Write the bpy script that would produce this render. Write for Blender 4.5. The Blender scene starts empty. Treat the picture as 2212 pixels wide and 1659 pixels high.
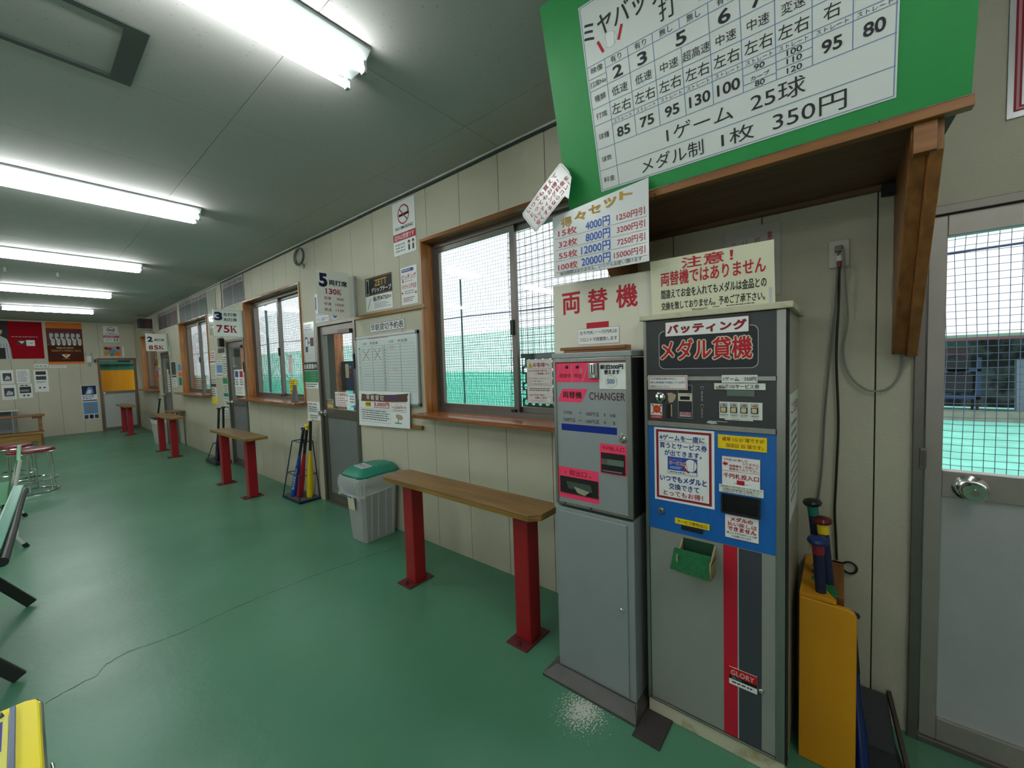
import bpy, math, random
from mathutils import Vector, Matrix
random.seed(7)
S = bpy.context.scene
COL = S.collection
R = random.random
# ---------------------------------------------------------------- camera
cam_d = bpy.data.cameras.new('camera')
cam = bpy.data.objects.new('camera', cam_d)
COL.objects.link(cam)
rot = Matrix(((0.63310374, 0.06163525, -0.77160919), (-0.77339182, 0.00874301, -0.633868), (-0.03232243, 0.99806045, 0.05320343)))
cam.matrix_world = Matrix.Translation((-2.0, 0.0, 1.415)) @ rot.to_4x4()
cam_d.sensor_fit = 'HORIZONTAL'; cam_d.sensor_width = 36; cam_d.lens = 870 / 2212 * 36
cam_d.clip_start = 0.02; cam_d.clip_end = 300
S.camera = cam
# ---------------------------------------------------------------- sky, exposure
w = bpy.data.worlds.new('overcast_sky'); S.world = w; w.use_nodes = True
bg = w.node_tree.nodes['Background']; bg.inputs[0].default_value = (0.93, 0.97, 1.0, 1); bg.inputs[1].default_value = 1.3
S.view_settings.view_transform = 'Standard'; S.view_settings.look = 'None'
S.view_settings.exposure = 0.36; S.view_settings.gamma = 1.0; S.view_settings.use_curve_mapping = False
TUBE = 30.0
H = 2.766            # ceiling height
YF = 14.75           # far wall
YB = -2.6            # wall behind the camera
XL = -5.0            # left wall
# ---------------------------------------------------------------- materials
def lin(c):
    return tuple((x / 255 / 12.92) if x / 255 <= .04045 else ((x / 255 + .055) / 1.055) ** 2.4 for x in c)
MATS = {}
def mat(name, rgb, rough=.5, metal=0, var=0.0, vscale=8, bump=0, bscale=60, rgb2=None, emit=0, stretch=None, spec=.5, thresh=None, coat=0):
    if name in MATS: return MATS[name]
    m = bpy.data.materials.new(name); m.use_nodes = True
    nt = m.node_tree; N = nt.nodes; L = nt.links
    b = N['Principled BSDF']; c = lin(rgb) + (1,)
    b.inputs['Base Color'].default_value = c; b.inputs['Roughness'].default_value = rough
    b.inputs['Metallic'].default_value = metal; b.inputs['Specular IOR Level'].default_value = spec
    if coat: b.inputs['Coat Weight'].default_value = coat; b.inputs['Coat Roughness'].default_value = .08
    if emit:
        b.inputs['Emission Color'].default_value = c; b.inputs['Emission Strength'].default_value = emit
    if var or bump:
        tc = N.new('ShaderNodeTexCoord'); mp = N.new('ShaderNodeMapping'); L.new(tc.outputs['Object'], mp.inputs[0])
        if stretch: mp.inputs['Scale'].default_value = stretch
    if var:
        n = N.new('ShaderNodeTexNoise'); n.inputs['Scale'].default_value = vscale; n.inputs['Detail'].default_value = 6
        L.new(mp.outputs[0], n.inputs[0])
        r = N.new('ShaderNodeValToRGB'); e = r.color_ramp.elements
        lo, hi = (thresh if thresh else (.3, .7))
        e[0].position = lo; e[1].position = hi
        c2 = lin(rgb2) if rgb2 else tuple(x * (1 - var) for x in c[:3])
        e[0].color = c2 + (1,); e[1].color = c
        L.new(n.outputs['Fac'], r.inputs[0]); L.new(r.outputs[0], b.inputs['Base Color'])
    if bump:
        n2 = N.new('ShaderNodeTexNoise'); n2.inputs['Scale'].default_value = bscale; n2.inputs['Detail'].default_value = 3
        L.new(mp.outputs[0], n2.inputs[0])
        bp = N.new('ShaderNodeBump'); bp.inputs['Strength'].default_value = bump; bp.inputs['Distance'].default_value = .004
        L.new(n2.outputs['Fac'], bp.inputs['Height']); L.new(bp.outputs[0], b.inputs['Normal'])
    MATS[name] = m
    return m
def wood(name, rgb, rgb2, rough=.4, axis='y', scale=9):
    st = {'x': (.6, 9, 9), 'y': (9, .6, 9), 'z': (9, 9, .6)}[axis]
    return mat(name, rgb, rough, var=1, rgb2=rgb2, vscale=scale * .5, stretch=st, bump=.12, bscale=30, thresh=(.35, .65))
def glassmat(name, tint=(1, 1, 1), refl=1.0):
    if name in MATS: return MATS[name]
    m = bpy.data.materials.new(name); m.use_nodes = True
    nt = m.node_tree; N = nt.nodes; L = nt.links; N.remove(N['Principled BSDF'])
    t = N.new('ShaderNodeBsdfTransparent'); t.inputs[0].default_value = tint + (1,)
    g = N.new('ShaderNodeBsdfGlossy'); g.inputs['Roughness'].default_value = .03
    f = N.new('ShaderNodeLayerWeight'); f.inputs[0].default_value = .5      # Schlick on the facing angle, same from both sides
    pw = N.new('ShaderNodeMath'); pw.operation = 'POWER'; pw.inputs[1].default_value = 5; L.new(f.outputs['Facing'], pw.inputs[0])
    k = N.new('ShaderNodeMath'); k.operation = 'MULTIPLY_ADD'; k.inputs[1].default_value = .9 * refl; k.inputs[2].default_value = .03 * refl
    x = N.new('ShaderNodeMixShader'); L.new(pw.outputs[0], k.inputs[0]); L.new(k.outputs[0], x.inputs[0])
    L.new(t.outputs[0], x.inputs[1]); L.new(g.outputs[0], x.inputs[2]); L.new(x.outputs[0], N['Material Output'].inputs[0])
    MATS[name] = m
    return m
PAL = dict(white=(222, 225, 224), paper=(214, 216, 210), cream=(205, 201, 172), black=(22, 22, 26), navy=(22, 30, 66), ink=(45, 47, 52),
    red=(178, 28, 48), dred=(140, 28, 44), blue=(38, 84, 178), bluebat=(22, 44, 104), dblue=(12, 38, 130), pink=(238, 66, 104), yellow=(232, 200, 20), green=(30, 130, 78),
    dgreen=(14, 66, 44), gold=(176, 136, 50), grey=(130, 132, 134), lgrey=(178, 182, 184), dgrey=(62, 66, 72), brown=(98, 66, 50), orange=(214, 110, 30),
    tan=(170, 150, 128), sky=(90, 140, 190), skin=(206, 168, 140), wine=(96, 20, 30), rose=(196, 130, 142), teal=(20, 120, 104), maroon=(84, 40, 44), bred=(190, 20, 24),
    pblue=(60, 62, 150), lblue=(110, 132, 170))
def P(c):
    return mat('print_' + c, PAL[c], .5, spec=.25)
# ---------------------------------------------------------------- mesh building
class MB:
    def __init__(s): s.v = []; s.f = []
    def add(s, vs, fs):
        o = len(s.v); s.v += [tuple(v) for v in vs]; s.f += [tuple(i + o for i in f) for f in fs]; return s
    def box(s, x0, y0, z0, x1, y1, z1):
        return s.hexa([(x0, y0, z0), (x1, y0, z0), (x1, y1, z0), (x0, y1, z0), (x0, y0, z1), (x1, y0, z1), (x1, y1, z1), (x0, y1, z1)])
    def hexa(s, vs):
        return s.add(vs, [(0, 3, 2, 1), (4, 5, 6, 7), (0, 1, 5, 4), (1, 2, 6, 5), (2, 3, 7, 6), (3, 0, 4, 7)])
    def bar(s, a, b, w, t, up=(0, 0, 1)):
        a = Vector(a); b = Vector(b); d = (b - a).normalized(); u = Vector(up); sd = d.cross(u)
        if sd.length < 1e-4: sd = d.cross(Vector((0, 1, 0)))
        sd.normalize(); n = sd.cross(d).normalized(); sd = sd * w / 2; n = n * t / 2
        return s.hexa([a - sd - n, a + sd - n, a + sd + n, a - sd + n, b - sd - n, b + sd - n, b + sd + n, b - sd + n])
    def tube(s, pts, r, n=8, caps=True):
        pts = [Vector(p) for p in pts]; rs = r if isinstance(r, (list, tuple)) else [r] * len(pts)
        o = len(s.v); d0 = (pts[1] - pts[0]).normalized()
        ref = Vector((0, 0, 1)) if abs(d0.z) < .9 else Vector((1, 0, 0))
        u = d0.cross(ref).normalized()
        for i, p in enumerate(pts):
            a = pts[max(i - 1, 0)]; b = pts[min(i + 1, len(pts) - 1)]; d = (b - a).normalized()
            u = (u - d * u.dot(d)).normalized(); v = d.cross(u)
            for k in range(n):
                t = 2 * math.pi * k / n
                s.v.append(tuple(p + (u * math.cos(t) + v * math.sin(t)) * rs[i]))
        for i in range(len(pts) - 1):
            for k in range(n):
                a = o + i * n + k; b = o + i * n + (k + 1) % n
                s.f.append((a, b, b + n, a + n))
        if caps:
            s.f.append(tuple(o + k for k in range(n))[::-1]); s.f.append(tuple(o + (len(pts) - 1) * n + k for k in range(n)))
        return s
    def lathe(s, a, b, prof, n=16):
        a = Vector(a); b = Vector(b); return s.tube([a.lerp(b, t) for t, _ in prof], [r for _, r in prof], n)
    def ring(s, c, r, t, axis='z', n=24, m=6, a0=0, a1=360, sy=1):
        c = Vector(c); pts = []
        for k in range(n + 1):
            q = math.radians(a0 + (a1 - a0) * k / n); x, y = r * math.cos(q), r * sy * math.sin(q)
            pts.append(c + Vector({'z': (x, y, 0), 'x': (0, x, y), 'y': (x, 0, y)}[axis]))
        return s.tube(pts, t, m, caps=(a1 - a0 != 360))
    def prism(s, pts, d):
        n = len(pts); pts = [Vector(p) for p in pts]; d = Vector(d)
        return s.add(pts + [p + d for p in pts], [tuple(range(n))[::-1], tuple(range(n, 2 * n))] + [(i, (i + 1) % n, (i + 1) % n + n, i + n) for i in range(n)])
    def plate(s, c0, c1, z, holes, axis, x0, x1):
        # rectangle with rectangular holes, thickness x0..x1 along axis ; c0=(u0,v0) c1=(u1,v1) ; holes [(u0,v0,u1,v1)]
        us = sorted({c0[0], c1[0]} | {min(max(h[i], c0[0]), c1[0]) for h in holes for i in (0, 2)})
        vs = sorted({c0[1], c1[1]} | {min(max(h[i], c0[1]), c1[1]) for h in holes for i in (1, 3)})
        for ua, ub in zip(us, us[1:]):
            run = None
            for va, vb in zip(vs, vs[1:]):
                um, vm = (ua + ub) / 2, (va + vb) / 2
                inside = any(h[0] < um < h[2] and h[1] < vm < h[3] for h in holes)
                if not inside: run = (run[0], vb) if run else (va, vb)
                if inside or vb == vs[-1]:
                    if run:
                        if axis == 'x': s.box(x0, ua, run[0], x1, ub, run[1])
                        elif axis == 'y': s.box(ua, x0, run[0], ub, x1, run[1])
                        else: s.box(ua, run[0], x0, ub, run[1], x1)
                    run = None
        return s
ORG = {}
def setp(o, label=None, cat=None, group=None, kind=None):
    if label: o['label'] = label
    if cat: o['category'] = cat
    if group: o['group'] = group
    if kind: o['kind'] = kind
    return o
def empty(name, loc, label, cat, group=None):
    o = bpy.data.objects.new(name, None); COL.objects.link(o); o.location = loc; o.empty_display_size = .05
    ORG[o] = Vector(loc)
    return setp(o, label, cat, group)
def obj(name, mb, m, parent=None, label=None, cat=None, group=None, kind=None, bevel=0, smooth=False, org=None, segs=2):
    if parent is not None: og = ORG[parent]
    elif org is not None: og = Vector(org)
    else:
        xs = [v[0] for v in mb.v]; ys = [v[1] for v in mb.v]; zs = [v[2] for v in mb.v]
        og = Vector(((min(xs) + max(xs)) / 2, (min(ys) + max(ys)) / 2, min(zs)))
    me = bpy.data.meshes.new(name)
    me.from_pydata([(v[0] - og.x, v[1] - og.y, v[2] - og.z) for v in mb.v], [], mb.f)
    me.materials.append(m if not isinstance(m, str) else P(m))
    if smooth:
        me.polygons.foreach_set('use_smooth', [True] * len(me.polygons)); me.set_sharp_from_angle(angle=.7)
    me.update()
    o = bpy.data.objects.new(name, me); COL.objects.link(o); ORG[o] = og
    if parent is not None: o.parent = parent
    else: o.location = og
    if bevel:
        b = o.modifiers.new('bevel', 'BEVEL'); b.width = bevel; b.segments = segs; b.limit_method = 'ANGLE'; b.angle_limit = .8
    return setp(o, label, cat, group, kind)
def dup(root, loc, label=None, group=None, rz=None):
    r = root.copy(); COL.objects.link(r); r.location = loc
    if rz is not None: r.rotation_euler.z = rz
    if label: r['label'] = label
    if group: r['group'] = group
    ORG[r] = Vector(loc)
    def kids(src, dst):
        for ch in src.children:
            c = ch.copy(); COL.objects.link(c); c.parent = dst; kids(ch, c)
    kids(root, r)
    return r
# ---------------------------------------------------------------- lettering
_txt = {}
def glyphs(body, bold=0.0, gap=1.0):
    k = (body, bold, gap)
    if k in _txt: return _txt[k]
    c = bpy.data.curves.new('t', 'FONT'); c.body = body; c.resolution_u = 5 if (len(body) < 7 and all(ord(ch) < 0x3000 for ch in body)) else 3 if len(body) < 9 else 2; c.offset = bold; c.space_character = gap
    o = bpy.data.objects.new('t', c); COL.objects.link(o)
    dg = bpy.context.evaluated_depsgraph_get()
    me = bpy.data.meshes.new_from_object(o.evaluated_get(dg))
    vs = [(v.co.x, v.co.y) for v in me.vertices]; fs = [tuple(p.vertices) for p in me.polygons]
    bpy.data.objects.remove(o); bpy.data.curves.remove(c); bpy.data.meshes.remove(me)
    if not vs: vs = [(0, 0), (1, 0), (1, 1)]; fs = []
    x0 = min(v[0] for v in vs); x1 = max(v[0] for v in vs); y0 = min(v[1] for v in vs); y1 = max(v[1] for v in vs)
    vs = [((x - x0) / (x1 - x0), (y - y0) / max(y1 - y0, 1e-6)) for x, y in vs]
    _txt[k] = (vs, fs, (x1 - x0) / max(y1 - y0, 1e-6))
    return _txt[k]
class Sign:
    """flat printed thing: origin O, in-plane vectors U (text runs from u0 to u1) and V, outward normal N"""
    def __init__(s, name, O, U, V, N, m='white', th=.002, label=None, cat=None, group=None, parent=None, bevel=0, off=0.0):
        s.name = name; s.O = Vector(O); s.U = Vector(U); s.V = Vector(V); s.N = Vector(N); s.m = m; s.th = th; s.off = off
        s.meta = (label, cat, group); s.parent = parent; s.items = {}; s.b = MB(); s.bevel = bevel
    def p(s, u, v, o=0): return s.O + s.U * u + s.V * v + s.N * (s.off + o)
    def board(s, pts):
        if len(pts) == 4 and not isinstance(pts[0], (tuple, list)):
            u0, v0, u1, v1 = pts; pts = [(u0, v0), (u1, v0), (u1, v1), (u0, v1)]
        s.b.prism([s.p(u, v) for u, v in pts], s.N * s.th); return s
    def _mb(s, kind, col): return s.items.setdefault((kind, col), MB())
    def o_(s, lay): return s.th + .0005 * lay
    def poly(s, pts, col, lay=1):
        s._mb('print', col).add([s.p(u, v, s.o_(lay)) for u, v in pts], [tuple(range(len(pts)))]); return s
    def rect(s, u0, v0, u1, v1, col, lay=1): return s.poly([(u0, v0), (u1, v0), (u1, v1), (u0, v1)], col, lay)
    def rrect(s, u0, v0, u1, v1, col, lay=1, r=.15):
        a = abs(v1 - v0) * r; sg = 1 if u1 > u0 else -1; pts = []
        va, vb = min(v0, v1), max(v0, v1)
        for cu, cv, q in ((u1 - sg * a, vb - a, 0), (u0 + sg * a, vb - a, 90), (u0 + sg * a, va + a, 180), (u1 - sg * a, va + a, 270)):
            for k in range(5):
                t = math.radians(q + 22.5 * k); pts.append((cu + sg * a * math.cos(t), cv + a * math.sin(t)))
        return s.poly(pts, col, lay)
    def circ(s, u, v, r, col, lay=1, ru=None, n=24):
        ru = ru or r; return s.poly([(u + ru * math.cos(2 * math.pi * k / n), v + r * math.sin(2 * math.pi * k / n)) for k in range(n)], col, lay)
    def ring(s, u, v, r, t, col, lay=1, n=28):
        m = s._mb('print', col); vs = []; fs = []
        for k in range(n):
            a = 2 * math.pi * k / n
            for q in (r, r - t): vs.append(s.p(u + q * math.cos(a), v + q * math.sin(a), s.o_(lay)))
        for k in range(n): a = 2 * k; b = 2 * ((k + 1) % n); fs.append((a, b, b + 1, a + 1))
        m.add(vs, fs); return s
    def line(s, u0, v0, u1, v1, w, col, lay=1):
        d = math.hypot(u1 - u0, v1 - v0); a, b = -(v1 - v0) / d * w / 2, (u1 - u0) / d * w / 2
        return s.poly([(u0 - a, v0 - b), (u1 - a, v1 - b), (u1 + a, v1 + b), (u0 + a, v0 + b)], col, lay)
    def frame(s, u0, v0, u1, v1, w, col, lay=1):
        sg = 1 if u1 > u0 else -1
        va, vb = min(v0, v1), max(v0, v1)
        s.rect(u0, vb - w, u1, vb, col, lay); s.rect(u0, va, u1, va + w, col, lay)
        s.rect(u0, va + w, u0 + sg * w, vb - w, col, lay); s.rect(u1 - sg * w, va + w, u1, vb - w, col, lay); return s
    def text(s, body, u0, v0, u1, v1, col, bold=0.0, lay=2, fat=0.0, gap=1.0, slope=0.0):
        auto = False
        if bold and any(ord(ch) > 0x4E00 for ch in body):       # heavy kanji are thickened by overlap, the curve offset would break them
            fat = max(fat, bold * .8 * abs(v1 - v0) / (1 + body.count('\n'))); bold = 0.0; auto = len(body) > 6
        vs, fs, asp = glyphs(body, bold, gap); va, vb = min(v0, v1), max(v0, v1)
        m = s._mb('lettering', col)
        sh = [(0, 0)] if not fat else [(fat * math.cos(a), fat * math.sin(a)) for a in ([k * math.pi / 2 + .78 for k in range(4)] if auto else [k * math.pi / 4 for k in range(8)])]
        for i, (du, dv) in enumerate(sh):
            m.add([s.p(u0 + (u1 - u0) * x + du, va + (vb - va) * y + dv + slope * x, s.o_(lay) + i * .00002) for x, y in vs], fs)
        return s
    def fine(s, u0, v0, u1, v1, rows, col='grey', lay=1, fill=.45, seed=0):
        """rows of unreadable small print: short dashes"""
        rr = random.Random(seed + rows); sg = 1 if u1 > u0 else -1; va, vb = min(v0, v1), max(v0, v1); W = abs(u1 - u0); h = (vb - va) / rows
        for k in range(rows):
            t = vb - h * (k + .5); x = rr.random() * .04 * W; end = W * (.7 + .3 * rr.random())
            while x < end:
                l = min(h * (.5 + rr.random() * .9), end - x)
                s.rect(u0 + sg * x, t - h * fill / 2, u0 + sg * (x + l), t + h * fill / 2, col, lay); x += l + h * (.18 + .25 * rr.random())
        return s
    def done(s):
        L_, c_, g_ = s.meta
        o = obj(s.name, s.b, s.m if not isinstance(s.m, str) else P(s.m), s.parent, L_, c_, g_, bevel=s.bevel)
        for (kind, col), mb in s.items.items():
            if s.parent is not None and s.parent.parent is not None:
                obj(kind, mb, P(col), s.parent)
            else: obj(kind, mb, P(col), o)
        return o
def WS(name, x, **k):      # sheet on the window wall, u = y, v = z
    return Sign(name, (x, 0, 0), (0, 1, 0), (0, 0, 1), (-1, 0, 0), **k)
def FS(name, y, **k):      # facing the camera, u = x, v = z
    return Sign(name, (0, y, 0), (1, 0, 0), (0, 0, 1), (0, -1, 0), **k)
# ================================================================ materials used all over
WALL = mat('wall_panel_beige', (188, 183, 163), .55, var=.10, vscale=2.2, bump=.6, bscale=230)
WBACK = mat('wall_joint_dark', (70, 66, 56), .8)
ALU = mat('bronze_aluminium', (118, 112, 106), .38, metal=.75, var=.08, vscale=20)
ALUD = mat('door_panel_grey', (126, 128, 130), .45, metal=.35, var=.10, vscale=6, bump=.15, bscale=220)
STEEL = mat('steel_brushed', (148, 147, 141), .34, metal=.8, var=.15, vscale=5, stretch=(8, 8, .6))
CHROME = mat('chrome', (222, 222, 222), .12, metal=1)
BLACK = mat('black_plastic', (20, 20, 22), .4)
DARK = mat('dark_recess', (9, 9, 10), .7)
GLASS = glassmat('window_glass', (.95, .98, .97))
CLEAR = glassmat('clear_film', (.93, .95, .95), 1.6)
CASE = wood('window_casing_wood', (176, 116, 58), (142, 84, 38), .38, 'z')
CASEY = wood('window_sill_wood', (156, 96, 52), (118, 66, 34), .22, 'y')
SHELFW = wood('shelf_wood', (150, 98, 50), (120, 74, 36), .45, 'y')
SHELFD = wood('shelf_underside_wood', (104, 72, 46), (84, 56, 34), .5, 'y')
SHELFZ = wood('bracket_wood', (146, 96, 50), (116, 72, 34), .45, 'z')
CEIL = mat('ceiling_board', (176, 172, 170), .8, var=1, rgb2=(128, 125, 122), vscale=55, thresh=(.28, .36), stretch=(1, 2.2, 1))
WHITEM = mat('lamp_housing_white', (150, 156, 156), .5)
RAIL = wood('wall_rail_wood', (150, 110, 46), (124, 86, 32), .4, 'y')
# floor: green epoxy paint with scuffs and one patch worn to the concrete
def floor_mat():
    m = bpy.data.materials.new('green_painted_floor'); m.use_nodes = True; nt = m.node_tree; N = nt.nodes; L = nt.links; b = N['Principled BSDF']
    tc = N.new('ShaderNodeTexCoord')
    def noise(sc, det, stretch=None, src=None):
        n = N.new('ShaderNodeTexNoise'); n.inputs['Scale'].default_value = sc; n.inputs['Detail'].default_value = det
        if stretch:
            mp = N.new('ShaderNodeMapping'); mp.inputs['Scale'].default_value = stretch; L.new(tc.outputs['Object'], mp.inputs[0]); L.new(mp.outputs[0], n.inputs[0])
        else: L.new(tc.outputs['Object'], n.inputs[0])
        return n.outputs['Fac']
    def ramp(src, a, b_, ca, cb):
        r = N.new('ShaderNodeValToRGB'); e = r.color_ramp.elements; e[0].position = a; e[1].position = b_; e[0].color = ca + (1,); e[1].color = cb + (1,); L.new(src, r.inputs[0]); return r.outputs[0]
    def mix(f, a, b_):
        x = N.new('ShaderNodeMix'); x.data_type = 'RGBA'; L.new(f, x.inputs[0])
        for i, s_ in ((6, a), (7, b_)):
            if isinstance(s_, tuple): x.inputs[i].default_value = s_ + (1,)
            else: L.new(s_, x.inputs[i])
        return x.outputs[2]
    base = ramp(noise(1.1, 5), .3, .7, lin((66, 118, 91)), lin((80, 134, 106)))
    dirt = ramp(noise(1.3, 8), .5, .85, (0, 0, 0), (.22, .22, .22))
    c = mix(dirt, base, lin((78, 100, 72)))
    scuff = ramp(noise(16, 7, (1, 5, 1)), .66, .85, (0, 0, 0), (.12, .12, .12))
    c = mix(scuff, c, lin((34, 70, 52)))
    # worn patch
    g = N.new('ShaderNodeMapping'); g.inputs['Location'].default_value = (0.64 / .14, -.80 / .12, 0); g.inputs['Scale'].default_value = (1 / .14, 1 / .12, 1)
    L.new(tc.outputs['Object'], g.inputs[0])
    ln = N.new('ShaderNodeVectorMath'); ln.operation = 'LENGTH'; L.new(g.outputs[0], ln.inputs[0])
    nz = noise(130, 7); mm = N.new('ShaderNodeMath'); mm.operation = 'MULTIPLY_ADD'; L.new(ln.outputs['Value'], mm.inputs[0]); mm.inputs[1].default_value = -.26; L.new(nz, mm.inputs[2])
    k = ramp(mm.outputs[0], .365, .41, (0, 0, 0), (1, 1, 1))
    c = mix(k, c, lin((196, 196, 186)))
    L.new(c, b.inputs['Base Color'])
    rg = ramp(noise(2, 3), .3, .75, (.30, .30, .30), (.38, .38, .38)); L.new(rg, b.inputs['Roughness'])
    bp = N.new('ShaderNodeBump'); bp.inputs['Strength'].default_value = .35; bp.inputs['Distance'].default_value = .003; L.new(noise(26, 5), bp.inputs['Height']); L.new(bp.outputs[0], b.inputs['Normal'])
    return m
# ================================================================ room shell
floor = obj('floor', MB().box(XL - .2, YB - .2, -.12, .02, YF + .2, 0), floor_mat(), kind='structure', org=(0, 0, 0))
crack = [(-2.6, 2.62), (-2.033, 2.668), (-1.952, 2.70), (-1.856, 2.717), (-1.821, 2.783), (-1.741, 2.82), (-1.63, 2.789), (-1.488, 2.783), (-1.383, 2.796), (-1.139, 2.81), (-.96, 2.795), (-.742, 2.785), (-.6, 2.75), (-.416, 2.734), (-.3, 2.69), (-.172, 2.682)]
pts = []
for (a, b), (c, d) in zip(crack, crack[1:]):
    for k in range(5): pts.append((a + (c - a) * k / 5, b + (d - b) * k / 5 + (R() - .5) * .012))
ck = MB()
for i, ((a, b), (c, d)) in enumerate(zip(pts, pts[1:])):
    wd = .0012 + .0014 * abs(math.sin(i * .7))
    ck.add([(a, b - wd, .0006), (c, d - wd, .0006), (c, d + wd, .0006), (a, b + wd, .0006)], [(0, 1, 2, 3)])
obj('crack', ck, mat('crack_dark', (36, 60, 46), .8), floor)
# openings in the window wall: y0, z0, y1, z1
WIN = [(.92, 1.045, 2.49, 2.35), (4.63, 1.045, 6.37, 2.35), (8.11, 1.045, 9.90, 2.35), (12.1, 1.045, 13.84, 2.35)]
DOOR = [(-.95, 0, -.195, 1.89), (3.5, 0, 4.27, 1.885), (6.44, 0, 7.22, 1.885), (10.91, 0, 11.67, 1.885)]
OPEN = WIN + DOOR
wr = obj('wall_right', MB().plate((YB - .2, 0), (YF + .2, H), 0, OPEN, 'x', .014, .18), WBACK, kind='structure', org=(0, 0, 0))
y = 1.345 - .36 * 11
while y < YF:
    a, b = max(y + .0022, YB), min(y + .36 - .0022, YF)
    hs = [h for h in OPEN if h[2] > a and h[0] < b]
    if not any(h[0] <= a and h[2] >= b and h[1] <= 0 and h[3] >= H for h in hs):
        obj('wall_panel', MB().plate((a, 0), (b, H), 0, hs, 'x', 0, .014), WALL, wr)
    y += .36
wf = obj('wall_far', MB().plate((XL - .2, 0), (.13, H), 0, [(-.735, 0, 0, 1.865)], 'y', YF + .014, YF + .13), WBACK, kind='structure', org=(0, YF, 0))
x = -.32
while x > XL - .36:
    pass
    a, b = max(x - .36 + .0022, XL), x - .0022
    obj('wall_panel', MB().plate((a, 0), (b, H), 0, [(-.735, 0, 0, 1.865)], 'y', YF, YF + .014), WALL, wf)
    x -= .36
obj('wall_panel', MB().plate((-.3178, 0), (0, H), 0, [(-.735, 0, 0, 1.865)], 'y', YF, YF + .014), WALL, wf)
ADDED_WIN = [(-.6, .75, 1.6, 2.2), (3.2, .75, 5.4, 2.2)]  # unseen left-wall windows, added to bring in soft side light
obj('wall_left', MB().plate((YB - .1, 0), (YF + .1, H), 0, ADDED_WIN, 'x', XL - .13, XL), WALL, kind='structure')
for k_, (a, z0, b, z1) in enumerate(ADDED_WIN):
    w_ = obj('window_%d' % (5 + k_), MB().plate((a, z0), (b, z1), 0, [(a + .04, z0 + .04, (a + b) / 2 - .02, z1 - .04), ((a + b) / 2 + .02, z0 + .04, b - .04, z1 - .04)], 'x', XL - .1, XL - .04), ALU, kind='structure')
    obj('pane', MB().box(XL - .072, a + .03, z0 + .03, XL - .068, b - .03, z1 - .03), GLASS, w_)
obj('wall_back', MB().box(XL - .1, YB - .13, 0, .1, YB, H), WALL, kind='structure')
ce = obj('ceiling', MB().box(XL - .2, YB - .2, H + .012, .13, YF + .2, H + .1), WBACK, kind='structure', org=(0, 0, H))
xs = [.583 - .89 * k for k in range(8)]; ys = [2.56 + .885 * k for k in range(-6, 15)]
HATCH = (-3.2, 2.15, -1.6, 2.578)
for xb, xa in zip(xs, xs[1:]):
    for ya, yb in zip(ys, ys[1:]):
        X0, X1, Y0, Y1 = max(xa + .0012, XL), min(xb - .0012, 0), max(ya + .0012, YB), min(yb - .0012, YF)
        if X1 <= X0 or Y1 <= Y0: continue
        mb = MB().plate((X0, Y0), (X1, Y1), 0, [HATCH], 'z', H, H + .012)
        if mb.v: obj('ceiling_board', mb, CEIL, ce)
# access hatch
t = empty('ceiling_hatch', (-2.4, 2.36, H), 'dark framed rectangular access hatch in the ceiling, at upper left', 'hatch')
DKG = mat('hatch_frame_dark', (58, 66, 62), .6)
fr = MB().plate((-3.21, 2.14), (-1.59, 2.588), 0, [(-3.17, 2.17, -1.66, 2.56)], 'z', H - .006, H + .0118)
obj('frame', fr, DKG, t); obj('panel', MB().box(-3.17, 2.17, H + .005, -1.66, 2.56, H + .0115), CEIL, t)
# cornice and cable along the top of the window wall
obj('trim_1', MB().box(-.018, YB, H - .012, 0, YF, H), mat('cornice_pale', (186, 188, 182), .6), kind='structure')
obj('trim_2', MB().box(XL, YF - .02, H - .014, -.02, YF, H), mat('cornice_pale', (186, 188, 182), .6), kind='structure')
cb = MB().tube([(-.012, yy, H - .02 - .006 * abs(math.sin(yy * 2.1))) for yy in [.9 + .25 * k for k in range(26)]], .006, 6)
cb.tube([(-.012, 7.15, H - .02), (-.02, 7.2, H - .03), (-.012, 7.22, H - .2), (-.012, 7.25, 2.36)], .005, 6)
obj('black_cable', cb, BLACK, label='black cable running along the top of the window wall under the ceiling', cat='cable', smooth=True)
cc = MB()
for k in range(5):
    cc.ring((-.03 - .004 * k, 4.5 + .012 * (k % 3 - 1), 2.62), .10 + .006 * (k % 3), .005, 'x', 22, 5, sy=.82)
cc.tube([(-.03, 4.45, 2.54), (-.03, 4.4, 2.51), (-.03, 4.42, 2.48)], .006, 5)
obj('cable_coil', cc, mat('cable_grey', (96, 98, 98), .5), label='coil of grey cable hung high on the wall right of window over bat rack', cat='cable', smooth=True)

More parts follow.
